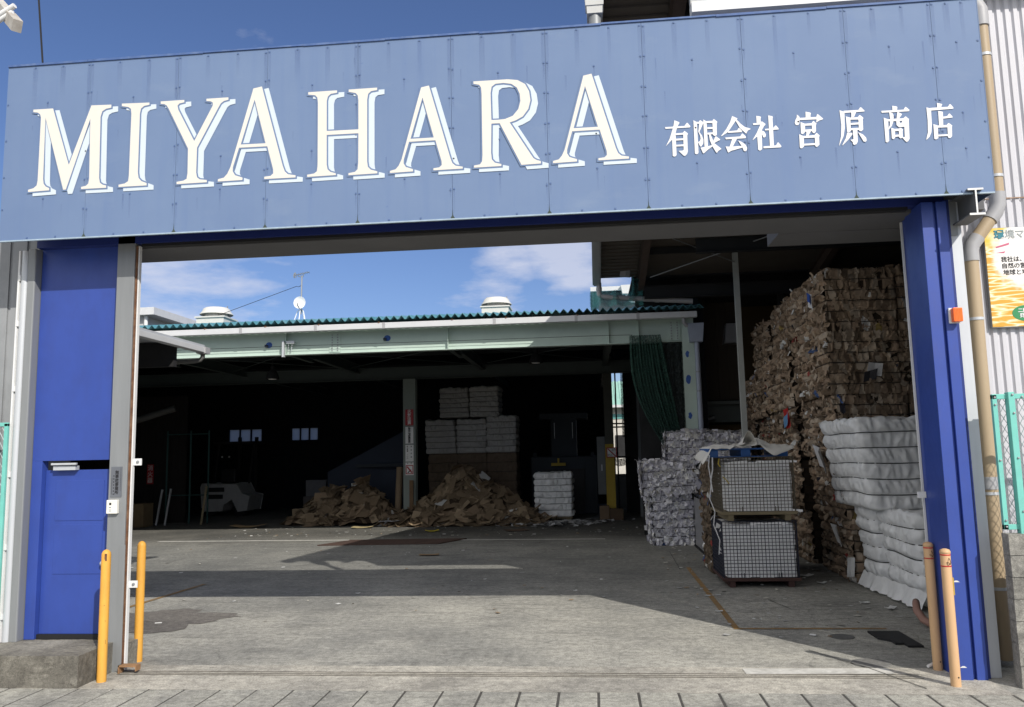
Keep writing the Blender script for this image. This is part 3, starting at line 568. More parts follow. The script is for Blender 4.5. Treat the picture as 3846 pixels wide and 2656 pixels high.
# nameplate and intercom
N_ = thing('name_plate', 'grey engraved plate with black vertical lettering on the silver post', 'plate', (-4.925, -.004, 1.9))
obj('plate', B(-4.985, -4.865, -.006, -.001, 1.745, 2.055), M_nameplate, N_)
for i, c in enumerate('無事故事業所'): text('letter', c, .042, (-4.918, -.007, 1.995-.041*i), M_ink, N_, fat=.0006)
b = MB()
for i in range(7): b.box(-4.957, -4.947, -.0075, -.006, 1.955-.031*i, 1.968-.031*i)
for i in range(14): b.box(-4.974, -4.969, -.0075, -.006, 1.93-.012*i, 1.937-.012*i)
for i in range(22): b.box(-4.880, -4.876, -.0075, -.006, 2.04-.011*i, 2.046-.011*i)
obj('small_lettering', b, M_ink, N_)
I_ = thing('intercom', 'cream plastic intercom box with a dark camera window on the silver post', 'intercom', (-4.94, -.03, 1.65))
obj('case', B(-5.0, -4.885, -.045, -.001, 1.578, 1.718), M_plastic, I_, bevel=.006)
obj('camera_window', B(-4.967, -4.945, -.0475, -.0452, 1.667, 1.690), M_ink, I_)
obj('button', B(-4.968, -4.944, -.0475, -.0452, 1.60, 1.627), mat('pale grey button', (.5, .5, .48), rough=.5), I_)
obj('speaker_slot', B(-4.966, -4.948, -.0475, -.0452, 1.638, 1.644), M_ink, I_)
# step
st = MB(); nx, ny = 40, 9
def rough_box(x0, x1, y0, y1, z0, z1, res, amp, seed):
    b = MB()
    def pt(p):
        v = Vector(p); n = noise.noise_vector(v*6+Vector((seed, 0, 0)))*amp+noise.noise_vector(v*19+Vector((seed, 0, 0)))*amp*.5
        return v+n
    def face(o, u, v):
        nu = max(2, int(u.length/res)+1); nv = max(2, int(v.length/res)+1)
        b.grid([pt(o+u*(i/(nu-1))+v*(j/(nv-1))) for i in range(nu) for j in range(nv)], nu, nv)
    ex, ey, ez = Vector((x1-x0, 0, 0)), Vector((0, y1-y0, 0)), Vector((0, 0, z1-z0)); o = Vector((x0, y0, z0))
    face(o, ex, ez); face(o+ex, ey, ez); face(o+ey+ex, -ex, ez); face(o+ey, -ey, ez); face(o+ez, ex, ey); face(o, ey, ex)
    return b
obj('concrete_step', rough_box(-7.2, -4.90, -.56, .12, -.02, .295, .045, .008, 1), M_step, label='chipped grey concrete step below the blue wicket door', cat='step', weld=True)
obj('concrete_footing', rough_box(-5.02, -4.87, .12, .42, -.02, .24, .05, .006, 4), M_step, label='small concrete footing behind the silver gate post and bollards', cat='footing', weld=True)
b = MB(); b.box(-4.80, -4.62, -.06, .03, .07, .085); b.box(-4.80, -4.79, -.06, .03, .005, .085); b.box(-4.62, -4.612, -.06, .03, .03, .085); obj('rail_stop', b, mat('brown rusted channel', (.30, .17, .085), rough=.8, var=.2, vs=12), label='short brown steel channel stop at the foot of the silver post', cat='rail stop')
# ================================================================ BOLLARDS
def bollard(x, y, h, r, m, label, group, lean=(0, 0), flat=.5):
    t = thing('bollard', label, 'bollard', (x, y, 0), group)
    t.rotation_euler = (lean[1], lean[0], 0)
    prof = [(r, -.02), (r, h-.05)]+[(r*math.cos(a), h-.05+r*flat*2*math.sin(a)*.6) for a in [R(q) for q in (15, 30, 45, 60, 75, 88)]]+[(0, h-.05+r*flat*1.2)]
    obj('tube', MB().lathe(prof, (0, 0, 0), 24), m, t, smooth='auto', local=True)
    return t
t = bollard(-4.80, -.33, 1.25, .044, M_yellow, 'yellow steel bollard with a chipped top in front of the concrete step', 'yellow bollards', flat=1.)
b = MB()
for k in range(3): b.box(.012, .036, -.0405+.004*k, -.036, 1.165+.01*k, 1.19+.012*k)
b = MB(); 
for (a0, a1, z0, z1) in ((-78, -50, 1.16, 1.215), (-70, -52, 1.145, 1.165), (-64, -56, .72, .728), (-44, -40, .57, .585), (-30, -26, .36, .40)):
    for aa in range(int(a0), int(a1), 4): b.face([(.0447*math.cos(R(q)), .0447*math.sin(R(q)), z) for q, z in ((aa, z0), (aa+4, z0), (aa+4, z1), (aa, z1))])
obj('paint_chip', b, M_rust, t, local=True)
bollard(-4.885, .45, 1.25, .044, M_yellow, 'clean yellow steel bollard standing just inside the left gate post', 'yellow bollards', flat=1.)
def cream(x, y, label, tape):
    t = bollard(x, y, 1.19, .043, M_cream, label, 'cream bollards', flat=.42)
    for z in (1.128, 1.03):
        obj('red_band', MB().lathe([(.0432, z-.006), (.0442, z-.005), (.0442, z+.005), (.0432, z+.006)], (0, 0, 0), 24), M_red, t, local=True, smooth=True)
    obj('cap', MB().lathe([(.0435, 1.14), (.046, 1.142), (.046, 1.155), (.038, 1.172), (.015, 1.181), (0, 1.182)], (0, 0, 0), 24), M_cream, t, local=True, smooth=True)
    hk = MB().tube([(.012, -.042, 1.10), (.014, -.058, 1.09), (.016, -.066, 1.07), (.014, -.060, 1.05), (.010, -.046, 1.045)], .0035, 6); hk.tube([(-.008, -.043, 1.065), (.006, -.058, 1.062), (.012, -.06, 1.05)], .003, 6)
    obj('chain_hook', hk, M_rust, t, local=True)
    obj('pin_hole', MB().lathe([(0, .001), (.007, .001), (.007, 0)], (.01, -.0435, .085), 10, 'Y'), M_black, t, local=True)
    if tape:
        for z in (.89, .16): obj('loose_tape', MB().box(.040, .10, -.012, -.010, z, z+.014, taper=.3), mat('clear tape', (.6, .6, .58), rough=.3), t, local=True)
        obj('reflector_strip', B(.036, .046, -.025, .0, .78, .93), M_yellowcol, t, local=True)
cream(3.085, -.30, 'cream bollard with red bands and loose tape outside the blue gate post', True)
cream(3.150, .24, 'cream bollard with red bands just inside the opening by the white bales', False)
# ================================================================ RIGHT SIDE STREET FRONT
A_ = thing('alarm_light', 'orange warning lamp on a white base fixed to the blue gate post', 'warning lamp', (3.42, -.16, 3.3))
obj('base', B(3.368, 3.470, -.135, -.115, 3.232, 3.378), M_white, A_, bevel=.004)
b = MB()
b.box(3.382, 3.468, -.20, -.136, 3.238, 3.372); obj('lens', b, M_lampor, A_, bevel=.010)
b = MB()
for k in range(5): b.box(3.397+.013*k, 3.402+.013*k, -.2025, -.199, 3.255, 3.36)
obj('lens_ribs', b, M_lampor, A_)
J = thing('steel_joist', 'short cut I-beam stub poking out below the right end of the sign', 'beam', (3.59, -.2, 4.2))
hb = hbeam_y(MB(), 3.585, 4.195, 4.445, -.40, -.03, .135, .014, .011); obj('beam', hb, mat('shade-darkened galvanised joist', (.13, .135, .14), rough=.6, var=.15), J); b = MB(); b.box(3.516, 3.654, -.404, -.4005, 4.193, 4.212); b.box(3.516, 3.654, -.404, -.4005, 4.430, 4.447); b.box(3.578, 3.592, -.404, -.4005, 4.212, 4.430); obj('cut_end', b, M_white, J)  # beam base darkened to carry the shadow on its web
b = MB(); b.box(3.47, 3.56, -.04, -.02, 4.10, 4.44); obj('end_plate', b, M_silver, J)
Wt = thing('corrugated_wall', 'white ribbed metal warehouse front wall at the right edge', 'wall', (6, .6, 0))
b = MB(); x = 3.56; P = []; prof = [(0, 0), (.018, .022), (.056, .022), (.074, 0), (.084, 0)]
xs = []
while x < 6.2:
    for dx, dy in prof[:4]: xs.append((x+dx, .60-dy))
    x += .0845
for z in (0, 4.63): pass
for z0, z1 in ((0, 4.62), (4.628, 9.9)):
    b.grid([(x, y-(0 if z0 == 0 else .006), z) for x, y in xs for z in (z0, z1)], len(xs), 2)
b.box(3.56, 16, .605, .72, 0, 9.95); b.box(6.2, 16, .58, .604, 0, 9.9)
obj('cladding', b, M_wall, Wt)
b = MB(); b.box(3.7, 6.2, .566, .574, 4.615, 4.625); obj('rust_seam', b, mat('rust speckle seam', (.35, .24, .17), rough=.9, var=.3, vs=20), Wt)
b = MB(); b.box(8.9, 9.0, .73, 14, 0, 8.2); obj('side_cladding', b, M_roofdark, Wt)
# downpipe
Dp = thing('downpipe', 'tan plastic drainpipe with grey elbows running down the white ribbed wall', 'drainpipe', (3.80, .38, 0))
up1, up2 = (3.98, .40, 7.2), (4.12, .40, 4.60)
obj('pipe', MB().tube([(3.83, .40, .06), (3.855, .40, 4.02)], .068, 18), M_brownpipe, Dp, smooth='auto')
obj('pipe', MB().tube([(3.90, .40, 4.13), (4.12, .40, 4.42)], .066, 18), M_brownpipe, Dp, smooth='auto')
obj('pipe', MB().tube([(4.165, .40, 4.60), (4.165, .40, 6.52)], .066, 18), M_brownpipe, Dp, smooth='auto')
obj('elbow', MB().tube([(3.855, .40, 3.93), (3.856, .40, 4.04), (3.875, .40, 4.10), (3.935, .40, 4.18)], .075, 18), M_greypipe, Dp, smooth='auto')
obj('elbow', MB().tube([(4.07, .40, 4.35), (4.13, .40, 4.43), (4.16, .40, 4.51), (4.165, .40, 4.63)], .075, 18), M_greypipe, Dp, smooth='auto')
obj('elbow', MB().tube([(4.165, .40, 6.42), (4.165, .40, 6.60), (4.13, .42, 6.70), (4.03, .44, 6.78)], .08, 18), M_greypipe, Dp, smooth='auto')
obj('pipe_socket', MB().tube([(3.836, .40, 1.66), (3.836, .40, 1.78)], .073, 18), M_greypipe, Dp, smooth='auto')
for (px, pz) in ((3.85, 3.34), (3.836, 1.62), (4.165, 4.80), (4.165, 6.1), (3.832, .72)):
    obj('pipe_clamp', MB().tube([(px, .40, pz-.014), (px, .40, pz+.014)], .0735, 18), M_silver2, Dp, smooth='auto')
# block wall + fence on it
bw = MB()
for c in range(7):
    xo = 3.60-(.0 if c % 2 == 0 else .0)
    z0 = c*.187
    xx = xo; L = .39 if c % 2 == 0 else .195
    while xx < 7:
        q = rough_box(xx+.003, xx+L-.003, -.37, -.25, z0+.003, z0+.184, .05, .004, c*7+xx)
        i = len(bw.v); bw.v += q.v; bw.f += [tuple(i+k for k in t) for t in q.f]; bw.c += q.c; bw.m += q.m; xx += L; L = .39
bw.box(3.61, 7, -.36, -.26, 0, 1.30)
obj('block_wall', bw, M_block, label='low grey concrete block wall under the turquoise fence on the right', cat='block wall')
def lattice(mb, x0, x1, z0, z1, y, pitch, hz, r=.0028):
    def seg(a, c):
        mb.tube([(a[0], y, a[1]), (c[0], y, c[1])], r, 4, cap=False)
    k = hz/pitch
    n0 = int((x0-(z1-z0)/k-x1)/pitch)-2
    for s in (1, -1):
        x = x0-(z1-z0)/k-pitch
        while x < x1+(z1-z0)/k+pitch:
            # line z = z0 + s*k*(X-x)
            pts = []
            if s == 1: xa, za, xb, zb = x, z0, x+(z1-z0)/k, z1
            else: xa, za, xb, zb = x, z1, x+(z1-z0)/k, z0
            if xa < x0: t = (x0-xa)/(xb-xa); za = za+(zb-za)*t; xa = x0
            if xb > x1: t = (x1-xa)/(xb-xa) if xb != xa else 0; zb = za+(zb-za)*t; xb = x1
            if xb-xa > .01: seg((xa, za), (xb, zb))
            x += pitch
F1 = thing('mesh_fence', 'turquoise framed wire mesh fence on top of the block wall at the right', 'fence', (3.8, -.29, 1.3))
b = MB(); b.box(3.605, 3.645, -.305, -.265, 1.34, 2.54); b.box(3.605, 6.5, -.305, -.265, 2.50, 2.545); b.box(3.605, 6.5, -.305, -.265, 1.34, 1.385); obj('frame', b, M_teal, F1, bevel=.003)
for x in (3.73, 5.6): 
    pp = obj('fence_post', B(x, x+.055, -.335, -.262, 1.30, 2.56), M_teal, F1, bevel=.004)
b = MB()
for x, z in ((3.625, 2.515), (3.625, 2.45), (3.625, 1.95), (3.625, 1.42), (3.625, 1.365), (3.765, 2.535), (3.765, 2.37), (3.765, 1.97), (3.765, 1.50), (3.765, 1.33), (3.86, 2.515)): b.lathe([(0, .012), (.009, .010), (.010, 0)], (x, -.305 if x != 3.765 else -.335, z), 8, 'Y')
obj('bolts', b, M_galv, F1)
b = MB(); lattice(b, 3.645, 6.5, 1.38, 2.51, -.272, .055, .095); obj('wire_mesh', b, M_mesh, F1)
F2 = thing('mesh_fence', 'turquoise framed wire mesh fence at the far left edge by the step', 'fence', (-6.3, -.2, .5))
b = MB(); b.box(-6.16, -6.12, -.06, -.03, .45, 2.53); b.box(-9, -6.12, -.06, -.03, 2.50, 2.54); obj('frame', b, M_teal, F2, bevel=.003)
b = MB(); lattice(b, -7.4, -6.155, .4, 2.5, -.045, .055, .095); obj('wire_mesh', b, M_mesh, F2)
# poster
def poster_mat():
    m = bpy.data.materials.new('gold mesh poster print'); m.use_nodes = True; t = m.node_tree; n = t.nodes; l = t.links; p = n['Principled BSDF']
    tc = n.new('ShaderNodeTexCoord'); mp = n.new('ShaderNodeMapping'); mp.inputs['Scale'].default_value = (2.4, 1, 17); l.new(tc.outputs['Object'], mp.inputs[0])
    dn = n.new('ShaderNodeTexNoise'); dn.inputs['Scale'].default_value = 1.5; l.new(mp.outputs[0], dn.inputs[0])
    ad = n.new('ShaderNodeVectorMath'); ad.operation = 'MULTIPLY_ADD'; l.new(dn.outputs['Color'], ad.inputs[0]); ad.inputs[1].default_value = (.8, .8, .8); l.new(mp.outputs[0], ad.inputs[2])
    vo = n.new('ShaderNodeTexVoronoi'); vo.feature = 'DISTANCE_TO_EDGE'; vo.inputs['Scale'].default_value = 1.3; l.new(ad.outputs[0], vo.inputs['Vector'])
    r = n.new('ShaderNodeValToRGB'); l.new(vo.outputs['Distance'], r.inputs[0]); e = r.color_ramp.elements; e[0].color = (.85, .80, .66, 1); e[1].color = (.62, .33, .03, 1); e[1].position = .16
    x = r.color_ramp.elements.new(.06); x.color = (.80, .62, .28, 1)
    sp = n.new('ShaderNodeSeparateXYZ'); l.new(tc.outputs['Object'], sp.inputs[0])
    def rm(v, a, b):
        q = n.new('ShaderNodeMapRange'); q.interpolation_type = 'SMOOTHSTEP'; l.new(v, q.inputs[0])
        for i, w in enumerate((a, b, 0, 1)): q.inputs[i+1].default_value = w
        return q.outputs[0]
    mx = n.new('ShaderNodeMix'); mx.data_type = 'RGBA'; l.new(rm(sp.outputs[2], .80, .92), mx.inputs[0]); l.new(r.outputs[0], mx.inputs[6]); mx.inputs[7].default_value = (.78, .52, .04, 1)
    nn = n.new('ShaderNodeTexNoise'); nn.inputs['Scale'].default_value = 9; nn.inputs['Detail'].default_value = 4; l.new(tc.outputs['Object'], nn.inputs[0])
    d = n.new('ShaderNodeVectorMath'); d.operation = 'DISTANCE'; l.new(tc.outputs['Object'], d.inputs[0]); d.inputs[1].default_value = (.42, 0, .76)
    a2 = n.new('ShaderNodeMath'); a2.operation = 'MULTIPLY_ADD'; l.new(nn.outputs[0], a2.inputs[0]); a2.inputs[1].default_value = -.25; l.new(d.outputs['Value'], a2.inputs[2])
    my = n.new('ShaderNodeMix'); my.data_type = 'RGBA'; l.new(rm(a2.outputs[0], .30, .16), my.inputs[0]); l.new(mx.outputs[2], my.inputs[6]); my.inputs[7].default_value = (.82, .79, .76, 1)
    l.new(my.outputs[2], p.inputs['Base Color']); p.inputs['Roughness'].default_value = .45; return m
Po = thing('poster_board', 'yellow and white printed notice board with Japanese text on the ribbed wall', 'notice board', (4.06, .53, 3.26))
obj('board', B(4.06, 5.6, .53, .572, 3.265, 4.30), M_galv, Po)
pp = B(4.062, 5.59, .524, .53, 3.272, 4.295); obj('print', pp, poster_mat(), Po)
text('letter', '環', .098, (4.205, .521, 4.22), mat('teal print', (.03, .20, .26), rough=.5), Po, fat=.004)
text('letter', '境マネ', .096, (4.262, .521, 4.22), mat('grey print', (.35, .38, .38), rough=.5), Po, align='LEFT', fat=.002)
for i, s in enumerate(('我社は、循環', '自然の営みを', '地球と地球')):
    text('letter', s, .060, (4.20+(.0 if i < 2 else .012), .521, 3.962-.068*i), M_ink, Po, align='LEFT', fat=.0003)
b = MB(); ring = [(4.40+.14*math.cos(2*math.pi*j/32), 3.405+.082*math.sin(2*math.pi*j/32)) for j in range(32)]; b.prism(ring, .5215, .524)
obj('green_oval', b, mat('green print', (.03, .24, .09), rough=.5), Po)
text('letter', '二酸化炭素', .047, (4.315, .5195, 3.43), M_letterK, Po, align='LEFT', fat=.0014); text('letter', '発生削減', .047, (4.328, .5195, 3.378), M_letterK, Po, align='LEFT', fat=.0014)
b = MB(); b.prism([(4.16, 4.10), (4.30, 4.14), (4.29, 4.115), (4.17, 4.085)], .522, .524); b.prism([(4.16, 4.035), (4.25, 4.05), (4.24, 4.03)], .522, .524); obj('print_accent', b, mat('magenta print', (.5, .12, .2), rough=.5), Po)
# street lamp and cable upper left
Lp = thing('street_lamp', 'weathered white steel lamp bracket arm jutting in at the top left corner', 'street lamp', (-9.0, 1.3, 0))
dirv = Vector((-.62, .55, .55)).normalized(); tip = Vector((-7.10, 1.0, 7.62)); 
q = dirv.to_track_quat('Z', 'Y').to_matrix().to_4x4(); q.translation = tip
b = MB(); b.box(-.055, .055, -.075, .075, 0, 3.2, q); arm = obj('arm', b, mat('stained white steel', (.50, .47, .42), rough=.6, var=.15, vs=5, dirt=.6, ds=3, dcol=(.22, .18, .14)), Lp)
b = MB(); b.tube([tip+dirv*.75+Vector((.20, -.14, .04)), tip+dirv*.75+Vector((-.2, -.10, -.14)), tip+dirv*.75+Vector((-1.2, -.05, -.55))], .035, 10); b.tube([tip+dirv*.75+Vector((.19, -.16, -.06)), tip+dirv*.75+Vector((-.22, -.12, -.26)), tip+dirv*.75+Vector((-1.2, -.05, -.70))], .03, 10)
obj('clamp', b, M_white, Lp, smooth='auto')
pole_top = tip+dirv*3.1
b = MB(); b.tube([(pole_top.x, pole_top.y, 0), (pole_top.x, pole_top.y, pole_top.z+.3)], [.14, .10], 16); obj('pole', b, M_galv, Lp, smooth='auto')
b = MB(); b.tube([(-5.89, -.1, 6.31), (-6.04, -.05, 7.32), (-6.35, .1, 9.5)], .011, 6); obj('overhead_cable', b, M_black, label='thin dark cable rising from the left end of the big blue sign', cat='cable')
# ================================================================ CANOPY OVER THE RIGHT OF THE YARD
def zroof(y): return 6.25+.172*(11.2-y)
SL = Matrix(((1, 0, 0, 0), (0, 1, 0, 0), (0, -.172, 1, 6.25+.172*11.2), (0, 0, 0, 1)))   # slope frame: z measured from roof sheet
C = thing('yard_canopy', 'tall dark sheet roof on steel beams covering the right side of the yard', 'canopy', (4.5, 5, 0))
b = MB(); b.box(.20, 9.0, -.35, 11.25, .02, .06, SL)
y = -.3
while y < 11.2: b.box(.22, 1.15, y, y+.10, -.012, .018, SL); y += .19
obj('roof', b, mat('brown grey roof sheet', (.11, .095, .08), rough=.85, var=.12), C)
b = MB(); b.box(.10, .30, -.35, 11.25, -.16, .075, SL); b.box(.13, .27, -.35, 11.2, -.20, -.16, SL); obj('gutter', b, M_greypipe, C)
b = MB()
for x in (1.24, 5.2): hbeam_y(b, x, -.36, -.06, -.2, 11.2, .15, dz=0)
b.v = [tuple(SL @ Vector(p)) for p in b.v]
obj('roof_beam', b, mat('brown primer steel', (.085, .06, .05), rough=.8, var=.2, vs=8), C)
for yy in (10.9, 8.4, 5.9, 3.2):
    b = MB(); hbeam_x(b, yy, zroof(yy)-.66, zroof(yy)-.36, 1.3 if yy > 10 else 2.2, 9, .15); obj('cross_beam', b, M_roofdark, C)
for yy in (9.6, 7.1, 4.5, 2.0): obj('purlin', B(1.35, 9, yy-.04, yy+.04, zroof(yy)-.14, zroof(yy)-.01), M_roofdark, C)
b = MB(); b.tube([(1.4, 10.2, 6.0), (6.5, 5.5, 6.7)], .012, 6); obj('brace_rod', b, M_galv, C)
b = MB(); b.tube([(3.3, 10, 6.2), (1.4, 8.2, 6.5)], .012, 6); obj('brace_rod', b, M_galv, C)
obj('post', B(3.205, 3.315, 9.94, 10.06, 0, zroof(10)-.02), mat('pale grey post paint', (.42, .44, .42), rough=.6, var=.08), C)
obj('post', B(4.45, 4.60, 11.4, 11.5, 0, 6.0), M_roofdark, C)
b = MB(); b.tube([(.25, 11.15, 6.12), (.25, 11.15, 5.86), (.27, 11.15, 5.79), (.34, 11.14, 5.765), (2.42, 11.0, 5.56)], .062, 14); obj('drain_pipe', b, M_greypipe, C, smooth='auto')
for p0, p1 in (((.25, 11.15, 6.0), (.25, 11.15, 5.93)), ((.40, 11.14, 5.76), (.50, 11.13, 5.75)), ((1.55, 11.06, 5.645), (1.65, 11.05, 5.635))): obj('pipe_socket', MB().tube([p0, p1], .07, 14), M_greypipe, C, smooth='auto')
b = MB(); b.box(1.05, 9, 11.62, 11.68, 5.75, 6.9); obj('end_cladding', b, M_dark2, C)
obj('rear_roof', B(1.05, 9, 11.26, 14.2, 6.22, 6.27), M_roofdark, C)
# hopper and white fascia above the sign
Hp = thing('rain_hopper', 'light grey rain hopper and short drainpipe rising behind the top edge of the big sign', 'rain hopper', (.17, .55, 6.3))
b = MB(); b.box(.085, .255, .47, .63, 6.93, 7.25, taper=1.0); b.box(.075, .265, .46, .64, 7.02, 7.4); b.v = [((x-.17)*(1+.5*max(0, z-6.93))+.17, y, z) for x, y, z in b.v]
obj('hopper', b, mat('pale grey enamel', (.50, .50, .48), rough=.5, var=.06, dirt=.3, ds=4, dcol=(.3, .29, .27)), Hp)
obj('pipe', MB().tube([(.17, .55, 6.30), (.17, .55, 6.95)], .068, 16), M_silver, Hp, smooth='auto')
Fp = thing('fascia_panel', 'light grey roof fascia with white lower edge above the right half of the sign', 'fascia', (4, .5, 6.83))
obj('panel', B(1.22, 7.5, .50, .60, 6.95, 8.9), mat('light grey fascia sheet', (.42, .42, .42), rough=.6, var=.04), Fp)
obj('lower_edge', B(1.22, 7.5, .42, .60, 6.83, 6.95), M_white, Fp)
Fl = thing('floodlight', 'grey box floodlight hanging from the canopy beam above the teal roof', 'floodlight', (.9, 10.9, 6.2))
q = Matrix.Translation((.88, 10.85, 6.30)) @ Matrix.Rotation(R(-14), 4, 'Z') @ Matrix.Rotation(R(8), 4, 'Y')
b = MB(); b.box(-.12, .12, -.05, .05, -.13, .13, q); obj('housing', b, M_silver, Fl, bevel=.006)
b = MB(); b.box(-.11, .02, -.056, -.05, -.11, .11, q); obj('front_glass', b, M_greypipe, Fl)
b = MB(); b.tube([(.98, 10.9, 6.32), (1.12, 10.9, 6.42), (1.2, 10.9, 6.3)], .02, 8); obj('arm', b, M_galv, Fl)
# back wall of the canopy bay
Bw = thing('bay_wall', 'dim beige and ochre panel wall at the back of the covered bay', 'wall', (5, 13, 0))
b = MB()
for i in range(3): b.box(2.96+.26*i, 2.96+.26*i+.255, 12.96, 13.04, 3.35, 5.85)
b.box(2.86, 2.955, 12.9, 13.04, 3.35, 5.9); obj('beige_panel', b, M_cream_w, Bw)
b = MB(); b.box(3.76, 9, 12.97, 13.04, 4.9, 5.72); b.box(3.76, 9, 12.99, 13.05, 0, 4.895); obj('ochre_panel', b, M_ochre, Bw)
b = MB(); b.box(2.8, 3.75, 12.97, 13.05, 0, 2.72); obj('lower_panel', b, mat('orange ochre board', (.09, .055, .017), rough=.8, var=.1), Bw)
b = MB(); hbeam_x(b, 12.85, 2.78, 3.22, 2.72, 3.9, .2); b.box(2.72, 3.9, 12.6, 12.95, 3.22, 3.30); obj('girt', b, mat('dim grey green steel', (.11, .125, .118), rough=.6, var=.1), Bw)
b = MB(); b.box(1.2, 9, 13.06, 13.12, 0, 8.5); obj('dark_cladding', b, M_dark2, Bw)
b = MB(); b.tube([(2.82, 12.7, 0), (2.82, 12.7, 2.7), (2.86, 12.7, 2.85), (3.02, 12.7, 2.9)], .07, 12); obj('vent_pipe', b, M_silver, Bw, smooth='auto')
obj('wall_hood', MB().box(3.36, 3.72, 12.55, 12.95, 4.75, 5.25, taper=.7), M_greypipe, Bw)
# ================================================================ BACK BUILDING
H = thing('open_shed', 'open fronted shed with teal corrugated roof and pale green front beam behind the yard', 'shed', (-6, 18, 0))
b = MB(); P = []; n = 0; x = -22.5; pitch = .187; xs = []
while x < 2.7: xs += [(x, .042), (x+pitch*.12, .042), (x+pitch*.5, -.042), (x+pitch*.62, -.042)]; x += pitch
ys = [11.02, 15.5, 26.5]
b.grid([(x, y, 5.45+dz+(y-11.02)*(.15 if y < 15.6 else .10)-(0 if y < 16 else -.0)) for x, dz in xs for y in ys], len(xs), 3)
rf = obj('roof', b, M_tealroof, H)
sol = rf.modifiers.new('thick', 'SOLIDIFY'); sol.thickness = .012
b = MB()
for y in (11.2,):
    for i in range(0, len(xs), 4):
        if rng.random() < .5: b.box(xs[i+2][0]+.01, xs[i+2][0]+.05, 11.0, 11.04, 5.36, 5.40)
obj('gutter', B(-12.2, 2.50, 10.98, 11.16, 5.185, 5.325), M_gutter, H, bevel=.008)
for x in (-8.6, -6.7, -5.0, -2.3, -.35, 1.1): obj('gutter_bracket', B(x, x+.07, 10.972, 11.165, 5.18, 5.33), M_greypipe, H)
for x in (-9.5, -7.95, -6.6, -5.1, -3.3, -2.0, -.3): obj('gutter_hook', B(x, x+.03, 10.965, 11.05, 5.32, 5.35), M_rust, H)
b = MB(); hbeam_x(b, 11.4, 4.655, 5.215, -15, 2.45, .22); obj('front_beam', b, M_green, H)
for x in (-11.3, -7.53, -3.45, .44, 1.15): obj('stiffener', B(x-.008, x+.008, 11.29, 11.4, 4.67, 5.20), M_green, H)
for xx in (-6.30, 2.0):
    b = MB(); b.box(xx-.14, xx+.14, 11.375, 11.394, 4.70, 5.17); sp = obj('splice_plate', b, M_green, H)
    b = MB()
    for dx in (-.07, .07):
        for k in range(7): b.lathe([(0, .018), (.017, .014), (.018, 0)], (xx+dx, 11.375, 4.74+.064*k), 8, 'Y')
    obj('bolts', b, M_galv, sp)
for x, z in ((-8.0, 4.93), (-4.98, 5.0)):
    b = MB(); ring = [(x+.085*(1+.35*noise.noise(Vector((j, x, 0))))*math.cos(.5236*j), z+.075*(1+.35*noise.noise(Vector((j, x, 2))))*math.sin(.5236*j)) for j in range(12)]
    b.prism(ring, 11.389, 11.394); obj('paint_patch', b, mat('cobalt touch up paint', (.03, .09, .32), rough=.6, var=.3, vs=20), H)
    b = MB(); b.box(x-.08, x-.02, 11.30, 11.39, z-.06, z+.0); obj('beam_clip', b, M_bluebin, H)
b = MB(); b.box(-7.60, -7.55, 11.22, 11.32, 4.60, 5.0); b.box(-7.50, -7.30, 11.25, 11.36, 4.93, 5.0); b.tube([(-7.45, 11.28, 4.93), (-7.47, 11.28, 4.75), (-7.42, 11.3, 4.66), (-7.38, 11.28, 4.76), (-7.36, 11.28, 4.93)], .008, 6); obj('junction_box', b, M_silver2, H)
b = MB(); b.tube([(-15, 11.27, 4.86), (-7.5, 11.27, 4.87), (-3.4, 11.27, 4.86), (.4, 11.27, 4.86), (1.0, 11.2, 4.84)], .006, 5); obj('guide_wire', b, M_black, H)
# roof framing
for x in (-11.3, -7.53, -3.45, .44):
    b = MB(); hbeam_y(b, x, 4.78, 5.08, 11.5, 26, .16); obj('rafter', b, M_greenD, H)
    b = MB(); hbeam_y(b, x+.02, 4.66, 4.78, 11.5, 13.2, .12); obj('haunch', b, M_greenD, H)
for y in (12.9, 14.3, 15.8, 19.5, 21.5): obj('purlin', B(-15, 2.4, y-.05, y+.05, 5.10, 5.26), M_roofdark, H)
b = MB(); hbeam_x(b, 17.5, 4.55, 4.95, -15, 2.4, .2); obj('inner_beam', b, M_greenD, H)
b = MB()
for x0, x1 in ((-11.3, -7.53), (-7.53, -3.45), (-3.45, .44)): b.tube([(x0, 12, 4.85), (x1, 16.5, 4.85)], .012, 5); b.tube([(x1, 12, 4.85), (x0, 16.5, 4.85)], .012, 5)
obj('tie_rods', b, M_greenD, H)
M_colgreen = mat('grimy green column', (.20, .23, .21), rough=.7, var=.12, dirt=.3, ds=3, dcol=(.08, .085, .08))
b = MB(); b.box(-6.0, -5.6, 17.35, 17.38, 0, 4.55); hcol(b, -5.8, 17.56, .36, 0, 4.55); obj('column', b, M_colgreen, H)
b = MB(); hcol(b, .505, 18.5, .28, 1.9, 5.2); cc = obj('column', b, mat('dark olive steel', (.075, .075, .06), rough=.7, var=.15), H)
b = MB(); hcol(b, .505, 18.5, .284, .0, 2.35); b.box(.363, .647, 18.345, 18.35, 0, 2.35); obj('yellow_base', b, M_yellowcol, H)
b = MB(); hcol(b, 1.60, 19, .30, 0, 5.2); obj('column', b, mat('dim grey steel', (.17, .18, .185), rough=.7, var=.12), H)
b = MB(); hcol(b, 2.30, 11.42, .28, 0, 5.2); obj('column', b, M_green, H)
b = MB()
for z, w in ((4.35, .05), (3.75, .07), (2.9, .05), (2.5, .045)): b.prism([(2.27+w*.9*math.cos(.6*j)*(1+.3*math.sin(3*j+z)), z+w*1.6*math.sin(.6*j)) for j in range(10)], 11.275, 11.279)
obj('paint_patch', b, MATS['cobalt touch up paint'], H)
